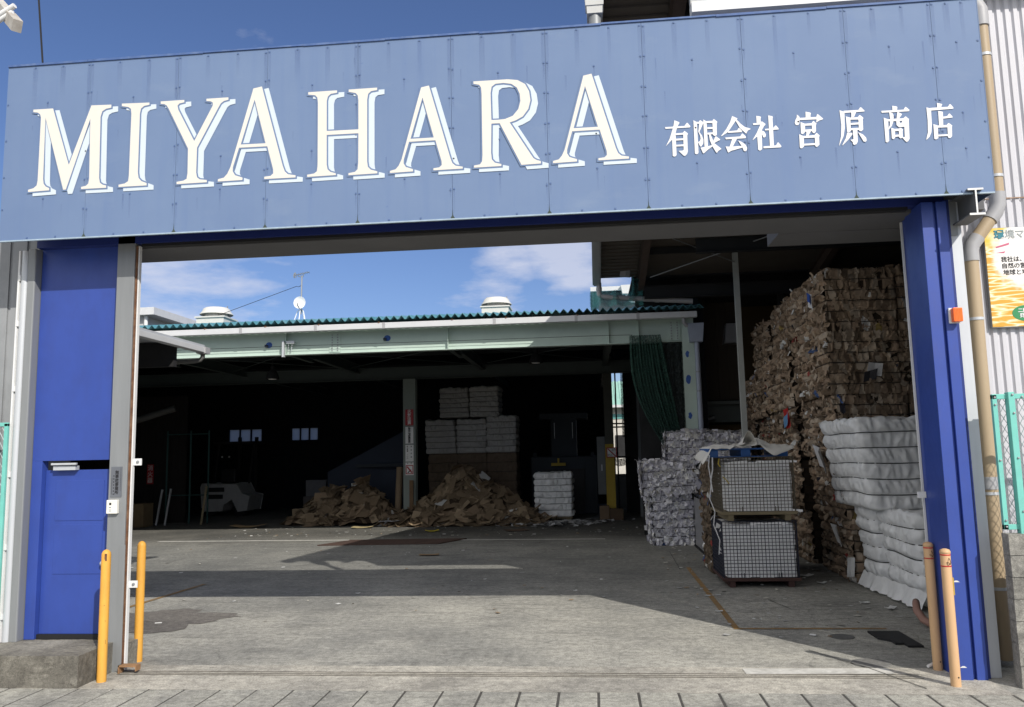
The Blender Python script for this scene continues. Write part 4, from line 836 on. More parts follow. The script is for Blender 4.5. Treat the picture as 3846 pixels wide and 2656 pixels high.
b = MB(); b.box(2.33, 2.62, 11.12, 11.34, 4.62, 5.02, taper=1.25); b.box(2.29, 2.66, 11.10, 11.36, 5.02, 5.06); obj('rain_head', b, M_bluepipe, H)
b = MB(); b.tube([(2.2, 11.1, 5.18), (2.2, 11.1, 5.08), (2.26, 11.14, 5.02), (2.4, 11.16, 5.0), (2.45, 11.2, 4.95)], .045, 12); obj('overflow_pipe', b, M_greypipe, H, smooth='auto')
b = MB(); b.tube([(2.50, 11.20, .02), (2.49, 11.20, 4.64)], .058, 16); b2 = obj('drain_pipe', b, M_bluepipe, H, smooth='auto')
for z in (3.9, 3.45, 2.5, 1.4): obj('pipe_clamp', MB().tube([(2.492, 11.2, z), (2.492, 11.2, z+.03)], .064, 16), M_silver, H, smooth='auto')
# walls (with window openings)
b = MB()
def wallx(b, x0, x1, y, z0, z1, holes, t=.06):
    xs_ = sorted(holes); xx = x0
    for (a, c, p, q) in xs_:
        b.box(xx, a, y, y+t, z0, z1); b.box(a, c, y, y+t, z0, p); b.box(a, c, y, y+t, q, z1); xx = c
    b.box(xx, x1, y, y+t, z0, z1)
WIN = [(-15.75, -14.25, 2.86, 3.42), (-12.95, -11.75, 2.86, 3.42)]
wallx(b, -22, .70, 26, 0, 7.3, WIN); b.box(1.55, 3, 26, 26.06, 0, 7.3); b.box(.70, 1.55, 26, 26.06, 5.95, 7.3)
b.box(-22, -13.2, 11.44, 11.5, 0, 5.2); b.box(-22, -21.9, 11.5, 26, 0, 7.3); b.box(2.62, 2.72, 11.6, 26, 0, 6.6)

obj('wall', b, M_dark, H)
b = MB(); x = -21
while x < -14.05: b.box(x, x+.09, 18.98, 19.0, 0, 4.35); x += .14
b.box(-21, -14.03, 19.0, 19.05, 0, 4.35); obj('partition', b, mat('brown grey partition', (.026, .024, .023), rough=.9, spec=.1, var=.15), H)
for a, c, p, q in WIN:
    fr = MB(); fr.box(a, c, 25.98, 26.08, p, p+.03); fr.box(a, c, 25.98, 26.08, q-.03, q)
    for k in range(4): xx = a+(c-a)*k/3; fr.box(xx-.03, xx+.03, 25.98, 26.08, p, q)
    wf = obj('window', fr, M_dark2, H)
    for k in range(3): 
        pa = MB(); pa.face([(a+(c-a)*k/3+.03, 26.03, p+.03), (a+(c-a)*(k+1)/3-.03, 26.03, p+.03), (a+(c-a)*(k+1)/3-.03, 26.03, q-.03), (a+(c-a)*k/3+.03, 26.03, q-.03)]); obj('pane', pa, M_glass, wf)
# small end door and window frame in the bright gap
Dg = thing('end_door', 'dim white lower panelled door standing in the bright gap at the back of the shed', 'door', (1.1, 21.9, 0))
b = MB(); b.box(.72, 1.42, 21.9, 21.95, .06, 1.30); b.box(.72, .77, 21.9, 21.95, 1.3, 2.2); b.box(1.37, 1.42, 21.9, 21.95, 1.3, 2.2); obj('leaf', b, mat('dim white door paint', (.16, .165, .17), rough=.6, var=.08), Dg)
b = MB(); b.box(.80, 1.34, 21.88, 21.9, .2, 1.2); obj('lower_panel', b, MATS['dim white door paint'], Dg, bevel=.01)
Pg = thing('gap_frame', 'black steel pole and rail frame across the bright gap in the shed wall', 'frame', (1, 21, 0))
b = MB(); b.box(.795, .845, 20.6, 20.7, 0, 5.6); obj('pole', b, M_black, Pg)
for z in (3.05, 2.93, 1.9): obj('rail', B(.6, 1.75, 20.62, 20.68, z, z+.05), M_black, Pg)
b = MB(); b.box(1.08, 1.75, 20.7, 20.72, 0, 5.6); obj('side_sheet', b, M_dark2, Pg)
Nt = MB()
Nt.grid([(.55+.7*i/14, 20.5+.06*math.sin(i), 1.72+.25*j/4-.12*math.sin(math.pi*i/14)) for i in range(15) for j in range(5)], 15, 5)
Nt.grid([(1.0+.2*i/9+.12*(j/20)**1*0, 20.45+.05*math.sin(i*1.7+j), 2.6+2.9*j/20) for i in range(10) for j in range(21)], 10, 21)
obj('hanging_net', Nt, M_netd, label='dark torn netting hanging in the bright gap of the shed', cat='net')
# houses seen through the gap and over the roof
def house(name, label, x0, x1, y0, y1, z1, wm, rm, rise, zb=0):
    h = thing(name, label, 'house', ((x0+x1)/2, (y0+y1)/2, 0))
    obj('wall', B(x0, x1, y0, y1, zb, z1), wm, h)
    b = MB(); ym = (y0+y1)/2; n_ = int((x1-x0+.6)/.3)
    xs2 = []
    for i in range(n_): xx = x0-.3+.3*i; xs2 += [(xx, 0), (xx+.12, 0), (xx+.15, .05), (xx+.27, .05)]
    b.grid([(x, y, z1+.04+dz+(rise if k == 1 else 0)) for x, dz in xs2 for k, y in enumerate((y0-.5, ym, y1+.5))], len(xs2), 3)
    r_ = obj('roof', b, rm, h); s_ = r_.modifiers.new('t', 'SOLIDIFY'); s_.thickness = .03
    obj('gutter', B(x0-.3, x1+.3, y0-.62, y0-.5, z1-.06, z1+.08), M_gutter, h)
    return h
hA = house('small_house', 'cream house with pale green roof glimpsed through the bright gap in the shed', -2.5, 4.5, 37, 43, 4.55, mat('cream house wall', (.55, .53, .48), rough=.8), mat('pale green roof sheet', (.28, .47, .40), rough=.5, var=.1), 1.6)
obj('window', B(1.2, 2.2, 36.94, 36.99, 1.8, 3.0), M_dark2, hA); obj('band', B(-2.5, 4.5, 36.95, 36.99, 3.9, 4.15), mat('teal trim', (.15, .38, .36), rough=.6), hA)
hB = house('rooftop_hut', 'grey ribbed rooftop hut with white gutter on the teal roof beside the canopy', .36, 6, 19.0, 22, 7.42, mat('grey ribbed shed wall', (.20, .21, .215), rough=.7, var=.1, vs=1, stretch=(14, 1, .1)), M_white, .25, zb=6.2)
b = MB(); b.box(1.10, 1.44, 18.25, 18.5, 7.22, 7.50, taper=1.3); b.tube([(1.26, 18.4, 7.22), (1.28, 18.4, 7.08), (1.4, 18.4, 7.0), (1.8, 18.4, 6.96)], .075, 10); obj('gutter_hopper', b, M_white, hB)
hC = thing('flat_roof_annexe', 'pale flat roofed annexe corner showing left above the teal roof', 'building', (-24, 30, 0))
obj('wall', B(-27, -21.1, 28.3, 33, 0, 9.0), mat('pale annexe wall', (.5, .5, .5), rough=.7, var=.05), hC)
obj('roof', B(-27, -20.45, 27.9, 33.4, 9.0, 9.35), M_gutter, hC)
obj('drain_pipe', MB().tube([(-21.0, 28.2, 5), (-21.0, 28.2, 9.0)], .09, 10), M_white, hC)
# roof equipment
def ventilator(x, y, z, s, label):
    t = thing('roof_ventilator', label, 'ventilator', (x, y, z), 'round ventilators on the teal roof')
    obj('curb', MB().box(-.42*s, .42*s, -.42*s, .42*s, -.4, .15*s).box(-.46*s, .46*s, -.46*s, .46*s, .13*s, .17*s), M_vent, t, local=True)
    obj('neck', MB().lathe([(.36*s, .15*s), (.33*s, .24*s), (.30*s, .34*s), (.0, .34*s)], (0, 0, 0), 28), M_vent, t, local=True, smooth='auto')
    obj('hood', MB().lathe([(.47*s, .265*s), (.485*s, .27*s), (.48*s, .285*s), (.42*s, .36*s), (.38*s, .44*s), (.33*s, .475*s), (.2*s, .49*s), (0, .495*s)], (0, 0, 0), 32), M_vent, t, local=True, smooth='auto')
    b = MB()
    for a in (-.3, .05, .33): b.box(a*s-.012, a*s+.012, -.012, .012, .47*s, .53*s)
    obj('lifting_lug', b, M_galv, t, local=True)
    return t
ventilator(-11.13, 15.0, 6.15, 1.0, 'round white roof ventilator standing left of the television antenna')
ventilator(-2.67, 15.0, 6.15, .92, 'round white roof ventilator standing near the canopy gutter')
An = thing('tv_antenna', 'thin television antenna mast with a round white dish on the teal roof', 'antenna', (-8.51, 15, 6.1))
obj('mast', MB().tube([(-8.52, 15, 6.35), (-8.50, 15, 7.52)], .022, 8), M_galv, An)
b = MB()
for dx, dy in ((-.2, -.1), (.0, -.2), (.17, -.1), (.02, .25)): b.tube([(-8.51, 15, 6.52), (-8.51+dx*.5, 15+dy*.5, 6.42), (-8.51+dx, 15+dy, 6.08)], .014, 6)
obj('tripod', b, M_dish, An)
b = MB(); N_r = 24; b.lathe([(0, -.03), (.09, -.025), (.15, -.01), (.178, .006), (.182, .004), (.15, -.02), (.09, -.035), (0, -.04)], (-8.51, 14.85, 6.67), 28, 'Y'); ds_ = obj('dish', b, M_dish, An, smooth='auto')
obj('feed_arm', MB().tube([(-8.51, 14.84, 6.50), (-8.51, 14.68, 6.56), (-8.51, 14.66, 6.62)], .016, 8), M_galv, An)
b = MB(); b.tube([(-8.73, 15, 7.53), (-8.27, 15, 7.62)], .012, 6); b.tube([(-8.62, 15, 7.50), (-8.48, 15, 7.47), (-8.44, 15, 7.56)], .012, 6)
for k in range(7): xx = -8.70+.065*k; b.tube([(xx, 14.87, 7.535+.0127*k), (xx, 15.13, 7.535+.0127*k)], .006, 5)
b.tube([(-8.73, 15, 7.46), (-8.75, 15, 7.53), (-8.72, 15, 7.61)], .022, 6); b.tube([(-8.68, 15, 7.45), (-8.70, 15, 7.62)], .01, 6)
obj('yagi', b, M_galv, An)
b = MB(); b.tube([(-8.51, 15, 7.22), (-8.60, 15, 7.18), (-8.66, 15, 7.20), (-11.43, 14.6, 6.16)], .008, 5); obj('guy_wire', b, M_black, An)
b = MB(); 
for i in range(13): pass
b.grid([(.02+1.25*i/20, 10.9+.12*math.sin(i*1.1)+.05*j, 5.50+.42*j/8*(1+.2*math.sin(i*.8))-(.1*abs(math.sin(i*.5)) if j == 8 else 0)+(.5 if i > 16 else 0)*j/8) for i in range(21) for j in range(9)], 21, 9)
obj('roof_net', b, M_nett, label='turquoise bird net draped over the corner of the teal roof by the canopy', cat='net')
# pendant lamps
for i, (x, y, z, lab) in enumerate(((-8.96, 14, 4.33, 'dark dome pendant lamp hanging under the left part of the shed roof'), (-1.5, 14, 4.55, 'dark dome pendant lamp hanging under the shed roof near the white bales'))):
    t = thing('pendant_lamp', lab, 'lamp', (x, y, z), 'dome lamps under the shed roof')
    obj('shade', MB().lathe([(.185, 0), (.19, .01), (.17, .10), (.12, .22), (.06, .28), (.05, .38), (0, .40)], (0, 0, 0), 24), M_dark2, t, local=True, smooth='auto')
    obj('bulb', MB().lathe([(0, -.01), (.10, .0), (.14, .03), (.1, .05)], (0, 0, 0), 16), M_whitesign, t, local=True, smooth=True)
    obj('cord', MB().tube([(0, 0, .38), (0, 0, .62)], .012, 6), M_black, t, local=True)
# left lean-to eave
E_ = thing('side_eave', 'small lean-to roof with white gutter sticking out at the left side of the yard', 'roof', (-7.4, 3, 3.9))
b = MB(); b.box(-6.68, -6.55, .75, 5.25, 3.93, 4.02); obj('gutter', b, M_gutter, E_, bevel=.006)
obj('gutter_end', B(-6.70, -6.53, 5.10, 5.27, 3.915, 4.025), M_greypipe, E_)
b = MB(); b.box(-9.5, -6.6, .75, 5.2, 4.03, 4.07); obj('roof', b, M_silver2, E_)
obj('fascia_board', B(-9.5, -6.72, 4.4, 4.5, 3.62, 4.02), M_dark2, E_); obj('fascia_board', B(-9.5, -6.72, .8, .9, 3.72, 4.02), M_dark2, E_)
b = MB(); b.tube([(-6.62, 5.18, 3.93), (-6.62, 5.18, 3.86), (-6.66, 5.18, 3.81), (-6.74, 5.16, 3.79), (-8.6, 4.9, 3.72)], .038, 10); obj('drain_pipe', b, mat('darker grey pipe', (.12, .12, .115), rough=.6), E_, smooth='auto')  # darker than the other grey pipes
# green curtain net
b = MB(); nu, nv = 110, 28; P = []
for i in range(nu):
    u = i/(nu-1)
    for j in range(nv):
        v = j/(nv-1)
        xt = .93+.72*u; xb = 1.70+.40*u
        sw = v**1.5
        x_ = xt*(1-v)+xb*v - .28*math.sin(math.pi*v)*(1-u)
        y_ = 11.15+.035*math.sin(u*75+v*3+2*noise.noise(Vector((u*6, v*2, 1))))*(.5+.7*v)+.05*noise.noise(Vector((u*11, v*3, 7))); z_ = 4.82-(2.75+.0*u)*v
        P.append((x_, y_, z_))
b.grid(P, nu, nv); obj('green_curtain', b, M_netg, smooth=True, label='dark green net curtain drawn aside beneath the shed beam', cat='net')
b = MB(); P = [(1.6+.72*i/20, 11.34+.03*math.sin(i*1.3), 4.66-4.4*j/10) for i in range(21) for j in range(11)]; b.grid(P, 21, 11); obj('dark_curtain', b, M_netd, label='dark net sheet hanging behind the green curtain', cat='net')
# ================================================================ BALES
CARD = [(.34, .255, .18), (.29, .215, .15), (.39, .30, .215), (.24, .175, .12), (.42, .345, .265), (.18, .135, .095), (.33, .24, .17)]
ACC = [(.62, .62, .60), (.55, .53, .5), (.66, .66, .64), (.5, .48, .44), (.58, .57, .55), (.28, .06, .05), (.08, .13, .28), (.36, .27, .10), (.03, .03, .04)]
def vcol(c, r, lo=.7, hi=1.25):
    k = r.uniform(lo, hi); return tuple(min(.9, x*k) for x in c)
def cells(b, o, u, v, n, Wd, Ht, bands, cmin, cmax, depth, pal, acc, r, bulge=.035, tilt=.35, rows=2, res=.02, flaps=40, flap=.10, rough=.006):
    """one compressed face: facets of folded board between the wires, each with its own plane and colour"""
    o, u, v, n = Vector(o), Vector(u), Vector(v), Vector(n); bh = Ht/bands; seeds = []
    for k in range(bands*rows):
        row = []; s = -.05
        while s < Wd+.05:
            c = r.uniform(cmin, cmax); c = c*.4 if r.random() < .3 else c
            col = vcol(r.choice(ACC), r) if r.random() < acc else vcol(r.choice(pal), r)
            d = r.uniform(-depth, depth)*.5 - (depth*.9 if r.random() < .13 else 0)
            row.append((s+c/2, (k+.5+r.uniform(-.38, .38))*bh/rows, d, r.gauss(0, tilt), r.gauss(0, tilt*.6), col, r.uniform(-.5, .5), max(c, .03))); s += c
        seeds.append(row)
    nu, nv = max(4, int(Wd/res)), max(4, int(Ht/res)); sid = {}; ph = r.random()*50; top_j = [r.uniform(-.012, .03) for _ in range(nu+1)]
    idx = [0]*len(seeds); P = []; own = []
    for i in range(nu+1):
        s = Wd*i/nu
        for k, row in enumerate(seeds):
            while idx[k] < len(row)-1 and row[idx[k]+1][0] < s: idx[k] += 1
        for j in range(nv+1):
            t = Ht*j/nv; kk = min(len(seeds)-1, int(t/Ht*len(seeds))); best = None
            wsx = s+.018*noise.noise(Vector((s*9, t*9, ph)))
            for k in (kk-1, kk, kk+1):
                if not 0 <= k < len(seeds): continue
                row = seeds[k]; a = idx[k]
                for q in range(max(0, a-1), min(len(row), a+3)):
                    sd_ = row[q]; ds, dt = wsx-sd_[0]-sd_[6]*(t-sd_[1]), t-sd_[1]
                    dd = (ds/sd_[7])**2+(dt/(bh/rows*1.1))**2
                    if best is None or dd < best[0]: best = (dd, sd_, ds, dt)
            sd_ = best[1]; f = (t/bh) % 1
            pinch = abs(math.sin(math.pi*f))**.45
            h = bulge*pinch + (sd_[2]+max(-.035, min(.035, sd_[3]*best[2]+sd_[4]*best[3])))*(.25+.75*pinch)+rough*noise.noise(Vector((s*30, t*30, ph)))
            ed = min(s, Wd-s, .06)/.06; h -= (1-ed)**2*.03
            P.append(o+u*s+v*(t+(top_j[i] if j == nv else 0))+n*h); own.append(sd_[5])
    b.grid(P, nu+1, nv+1, cf=lambda a_, b_: own[a_*(nv+1)+b_])
    for _ in range(flaps):
        x, z = r.uniform(0, Wd), r.uniform(.02, Ht); L, w_ = r.uniform(.4, 1.)*flap, r.uniform(.4, 1.)*flap
        a = r.uniform(0, 6.28); d = u*math.cos(a)+v*math.sin(a); q = v*math.cos(a)-u*math.sin(a)
        p = o+u*x+v*z+n*(bulge*.7); l1, l2 = r.uniform(0, .18)*L, r.uniform(.0, .5)*L
        col = vcol(r.choice(ACC[:5]), r) if r.random() < acc*1.5 else vcol(r.choice(pal), r)
        w2 = w_*r.uniform(.6, 1); sk = q*r.uniform(-.3, .3)*w_
        b.face([p-q*w_/2, p+q*w_/2, p+q*w2/2+d*L*.5+n*l1+sk, p-q*w2/2+d*L*.5+n*l1+sk], c=col)
        b.face([p-q*w2/2+d*L*.5+n*l1+sk, p+q*w2/2+d*L*.5+n*l1+sk, p+q*w2*r.uniform(.35, .55)+d*L+n*l2+sk, p-q*w2*r.uniform(.35, .55)+d*L*r.uniform(.8, 1)+n*l2+sk], c=tuple(x*.92 for x in col))
def wires(t, x0, x1, y0, y1, z0, z1, bands, m, off=.014, r=.0065, sag=.008, seed=0, lean=(0, 0)):
    bh = (z1-z0)/bands; rr = random.Random(seed)
    for k in range(1, bands):
        z = z0+bh*k; lx, ly = lean[0]*(k/bands), lean[1]*(k/bands); pts = []
        path = [(x1, y0-off), (x0-off, y0-off), (x0-off, y1)]
        for a, c in zip(path[:-1], path[1:]):
            for i in range(8): t_ = i/8; pts.append((a[0]+(c[0]-a[0])*t_+lx, a[1]+(c[1]-a[1])*t_+ly, z+rr.uniform(-sag, sag)))
        pts.append((path[-1][0]+lx, path[-1][1]+ly, z)); obj('baling_wire', MB().tube(pts, r, 4, cap=False), m, t)
def card_bale(label, x0, x1, y0, y1, z0, z1, seed, bands=6, group='bales of waste cardboard in the right stack', front=True, left=True, top=False, cell=(.05, .15), facc=.03):
    r = random.Random(seed); t = thing('cardboard_bale', label, 'bale', ((x0+x1)/2, (y0+y1)/2, z0), group)
    b = MB(); W_, D_, H_ = x1-x0, y1-y0, z1-z0
    b.box(x0+.03, x1-.03, y0+.03, y1-.03, z0+.02, z1-.02, c=(.045, .033, .023))
    if front: cells(b, (x0, y0, z0), (1, 0, 0), (0, 0, 1), (0, -1, 0), W_, H_, bands, .035, .14, .05, [tuple(x*.85 for x in c) for c in CARD], facc*.8, r, bulge=.022, tilt=.35, rows=1, flaps=30, flap=.10)  # front palette darkened to carry the shade on that side
    if left: cells(b, (x0, y1, z0), (0, -1, 0), (0, 0, 1), (-1, 0, 0), D_, H_, bands, cell[0]*1.7, cell[1]*1.9, .05, CARD, facc*1.4, r, bulge=.045, tilt=.45, flaps=70, flap=.14)
    if top: cells(b, (x0, y0, z1), (1, 0, 0), (0, 1, 0), (0, 0, 1), W_, D_, 6, .1, .25, .04, CARD, .03, r, bulge=.0, flaps=60, flap=.18)
    t.rotation_euler = (r.uniform(-.018, .018), r.uniform(-.02, .02), r.uniform(-.035, .035))
    obj('bale_body', b, M_card, t); wires(t, x0, x1, y0, y1, z0, z1, bands, M_wire, seed=seed)
    return t
XL = 3.78
ZS = [0, .96, 1.94, 2.92, 3.93, 4.98]
ordn = ['lowest', 'second lowest', 'middle', 'second highest', 'topmost']
sd = 100
for i in range(5):
    dx = (.22, .16, .08, 0, .02)[i]; y0 = (5.25, 5.32, 5.42, 5.40, 5.45)[i]
    card_bale(f'{ordn[i]} brown cardboard bale in the nearest column of the tall right-hand stack', XL+dx, XL+dx+1.12, y0, y0+1.95, ZS[i], ZS[i+1], sd+i, top=(i == 4))
    if i >= 2: card_bale(f'{ordn[i]} brown cardboard bale at the front of the stack beside the blue gate post', XL+dx+1.16, XL+dx+2.25, y0+.03, y0+1.9, ZS[i], ZS[i+1]+(.03 if i == 4 else 0), sd+20+i, left=False, top=False)
zb = [0, .95, 1.9, 2.85, 3.9, 5.0]
for i in range(5):
    dx = (.15, .05, .02, -.06, .12)[i]
    card_bale(f'{ordn[i]} brown cardboard bale in the second column back of the right-hand stack', XL+dx, XL+dx+1.1, 7.55+(0, .05, 0, .03, .1)[i], 9.6, zb[i], zb[i+1], sd+40+i, front=(i == 4), top=(i == 4))
zc = [0, .95, 1.9, 2.75, 3.75, 4.85]
for i in range(5):
    dx = (.15, .1, .1, -.08, .06)[i]
    card_bale(f'{ordn[i]} brown cardboard bale in the third column back of the right-hand stack', XL+dx, XL+dx+1.1, 9.8, 11.3, zc[i], zc[i+1], sd+60+i, front=False, top=(i == 4))
zd = [0, .95, 1.9, 2.8, 3.72]
for i in range(4):
    card_bale(f'{ordn[i] if i < 3 else "topmost"} brown cardboard bale in the farthest column of the right-hand stack', XL+(.1, .1, .0, -.03)[i], XL+1.1, 11.45, 12.7, zd[i], zd[i+1], sd+80+i, front=False, top=(i == 3))
# red and blue scrap and white loose pieces tucked in the stack
def scrap(name, label, pts, col, m=M_sheet, cat='scrap', group=None):
    b = MB(); b.grid(pts, 3, 3, c=col); o = obj(name, b, m, label=label, cat=cat, group=group); s_ = o.modifiers.new('t', 'SOLIDIFY'); s_.thickness = .004; return o
def sheet_pts(c, u, v, curl, r):
    c, u, v = Vector(c), Vector(u), Vector(v); n = u.cross(v).normalized()
    return [c+u*(i-1)*.5+v*(j-1)*.5+n*(curl*((i-1)**2)+r.uniform(-.01, .01)+curl*.4*(j-1)) for i in range(3) for j in range(3)]
scrap('printed_carton', 'bright red crushed carton sticking out of the left side of the cardboard stack', sheet_pts((3.62, 7.5, 2.66), (0, -.34, .05), (0, .05, .36), .03, rng), (.45, .03, .03), cat='carton')
scrap('printed_carton', 'light blue crushed carton lying over the red one in the cardboard stack', sheet_pts((3.58, 7.45, 2.62), (0, -.28, .1), (0, -.12, .2), .03, rng), (.16, .34, .58), cat='carton')
scrap('printed_carton', 'white and blue box flap poking from the top bale of the cardboard stack', sheet_pts((3.70, 5.75, 4.52), (0, -.22, -.1), (0, -.08, .22), .03, rng), (.70, .70, .70), cat='carton')
scrap('printed_carton', 'deep blue scrap beside the white flap on the top cardboard bale', sheet_pts((3.685, 5.78, 4.57), (0, -.12, -.09), (0, -.05, .14), .02, rng), (.04, .10, .38), cat='carton')
scrap('plastic_scrap', 'white torn plastic sheet caught on the front of the cardboard stack', sheet_pts((4.50, 5.36, 3.32), (.22, 0, -.03), (.03, 0, .2), .03, rng), (.55, .55, .55), cat='scrap')
scrap('plastic_scrap', 'dark grey tray fragment pressed into the front of the cardboard stack', sheet_pts((4.42, 5.35, 3.22), (.2, 0, .05), (.02, 0, .16), .03, rng), (.05, .05, .055), cat='scrap')
scrap('plastic_scrap', 'white bag hanging out between cardboard bales left of the plastic bales', sheet_pts((3.78, 6.0, 1.92), (0, -.35, -.12), (-.04, .05, .36), .06, rng), (.72, .72, .72), cat='scrap')
scrap('plastic_scrap', 'white crumpled paper near the floor beside the plastic bales', sheet_pts((3.83, 5.55, .72), (0, -.2, -.05), (-.03, .04, .3), .05, rng), (.66, .65, .63), cat='scrap')
scrap('plastic_scrap', 'white strip caught low on the cardboard corner bale', sheet_pts((3.9, 5.28, .25), (.1, -.03, 0), (.03, 0, .3), .03, rng), (.66, .66, .64), cat='scrap')
scrap('paper_scrap', 'pale sheet stuck on the topmost front bale near the blue post', sheet_pts((5.25, 5.36, 4.80), (.3, 0, .03), (-.05, 0, .3), .03, rng), (.42, .42, .41), cat='scrap')
# soft wrapped bales: one closed skin with bulging bands
def wrap_bale(name, label, x0, x1, y0, y1, z0, z1, bands, m, seed, group, corner=.09, bulge=.05, amp=.03, fs=2.2, lean=(0, 0), res=.03, wire=M_wire, smooth=True, cat='bale', ragged=.02, rz=0., col=None, rag_top=0, wr=.0055, cre=.022):
    w, d, h = (x1-x0)/2, (y1-y0)/2, z1-z0; cx, cy = (x0+x1)/2, (y0+y1)/2
    t = thing(name, label, cat, (cx, cy, z0), group); t.rotation_euler.z = rz
    per = []; c = corner
    def edge(a, b_):
        n_ = max(2, int((Vector(b_)-Vector(a)).length/res)); return [tuple(Vector(a).lerp(Vector(b_), i/n_)) for i in range(n_)]
    def arc(ax, ay, a0): return [(ax+c*math.cos(R(a0+90*i/5)), ay+c*math.sin(R(a0+90*i/5))) for i in range(5)]
    per += arc(-w+c, -d+c, 180)+edge((-w+c, -d), (w-c, -d))+arc(w-c, -d+c, 270)+edge((w, -d+c), (w, d-c))+arc(w-c, d-c, 0)+edge((w-c, d), (-w+c, d))+arc(-w+c, d-c, 90)+edge((-w, d-c), (-w, -d+c))
    nz_ = max(bands*7, int(h/res)); P = []; off = Vector((seed*3.7, seed*1.3, 0))
    per_s = [0]
    for i in range(1, len(per)): per_s.append(per_s[-1]+math.hypot(per[i][0]-per[i-1][0], per[i][1]-per[i-1][1]))
    for ip, (px, py) in enumerate(per):
        nrm = Vector((px/w if abs(px) > w-c-.001 else 0, py/d if abs(py) > d-c-.001 else 0, 0))
        nrm = nrm.normalized() if nrm.length > 0 else Vector((0, 0, 0))
        for j in range(nz_+1):
            v = j/nz_; f = (v*bands) % 1.0; k_ = int(min(bands-1, v*bands))
            bl = bulge*(abs(math.sin(math.pi*f))**.38)*(.75+.5*noise.noise(Vector((px*1.5, py*1.5, k_*3.1))+off))
            q = Vector((px*fs*2.2, py*fs*2.2, (v*h)*fs*.8+k_*7))+off
            wk = amp*(noise.noise(q)+.6*abs(noise.noise(q*2.3))-.3)*(.25+abs(math.sin(math.pi*f)))
            wk += amp*.6*noise.noise(Vector((px*16+v*h*4, py*16+v*h*4, v*h*4+k_*5))+off)*abs(math.sin(math.pi*f))
            sp_ = per_s[ip]; wk += cre*(1-2*abs(noise.noise(Vector((sp_*10+v*h*3.2*(1 if k_ % 2 else -.7), k_*5.1, v*h*2.2))+off)))**3*abs(math.sin(math.pi*f))**.5
            z = v*h+.03*noise.noise(Vector((px*1.2, py*1.2, v*2))+off*2)*(1 if 0 < j < nz_ else .3)
            if j >= nz_-1: z += rag_top*noise.noise(Vector((px*5, py*5, 3))+off)
            sx = 1 if j not in (0, nz_) else .97
            P.append(((px+nrm.x*(bl+wk))*sx+lean[0]*v, (py+nrm.y*(bl+wk))*sx+lean[1]*v, z))
    b = MB(); b.cc = col; b.grid(P, len(per), nz_+1, closed=True)
    m_ = 14; T = []
    for i in range(m_+1):
        for j in range(m_+1):
            a, e = -w*.985+2*w*.985*i/m_, -d*.985+2*d*.985*j/m_
            T.append((a+lean[0], e+lean[1], h-.012+.05*noise.noise(Vector((a*4, e*4, 1))+off)+rag_top*.5*noise.noise(Vector((a*9, e*9, 4))+off)))
    b.grid(T, m_+1, m_+1); o = obj('bale_body', b, m, t, smooth=smooth, local=True)
    rr = random.Random(seed)
    for k in range(1, bands):
        v = k/bands; pts = []
        for i, (px, py) in enumerate(per[::3]):
            s_ = 1+(.022 if wr > .006 else .010)/w
            pts.append((px*s_+lean[0]*v, py*s_+lean[1]*v, v*h+.03*noise.noise(Vector((px*1.2, py*1.2, v*2))+off*2)))
        pts.append(pts[0]); obj('baling_wire', MB().tube(pts, wr, 4, cap=False), wire, t, local=True)
    return t
WG = 'white plastic film bales by the blue gate post'
wrap_bale('plastic_film_bale', 'upper white plastic film bale stacked beside the blue gate post', 3.90, 5.15, 4.05, 5.75, 1.20, 2.52, 6, M_film, 3, WG, lean=(-.13, .10), amp=.022, cre=.040, bulge=.046, fs=1.6, rag_top=.06, res=.024, wr=.0065)
wrap_bale('plastic_film_bale', 'rear lower white plastic film bale under the upper one, nearest the cardboard', 4.12, 5.25, 4.45, 5.15, 0, 1.24, 6, M_film, 8, WG, lean=(-.12, .05), amp=.025, cre=.040, bulge=.046, fs=1.6, corner=.12, res=.024, wr=.0065)
wrap_bale('plastic_film_bale', 'front lower white plastic film bale nearest the cream bollards', 4.20, 5.35, 3.10, 4.36, .02, 1.22, 6, M_film, 12, WG, lean=(-.10, .08), amp=.025, cre=.042, fs=1.6, corner=.14, bulge=.06, rag_top=.06, res=.024, wr=.0065)
# loose skirt of film at the foot of the front bale
b = MB(); P = []
for i in range(40):
    t = i/39
    bx, by = (4.06, 5.2) if t < 0 else (4.05+.12*t, 5.1-2.1*t)
    for j in range(7):
        s_ = j/6; P.append((bx-.10*(1-s_)*(1+.6*noise.noise(Vector((i*.35, 0, 2))))-.02, by-.06*(1-s_)*noise.noise(Vector((i*.4, 3, 1))), .03+.20*s_+.03*noise.noise(Vector((i*.5, j*.6, 5)))))
b.grid(P, 40, 7); obj('loose_film', b, M_film, smooth=True, label='loose ruffled white film along the foot of the plastic bales', cat='plastic film')
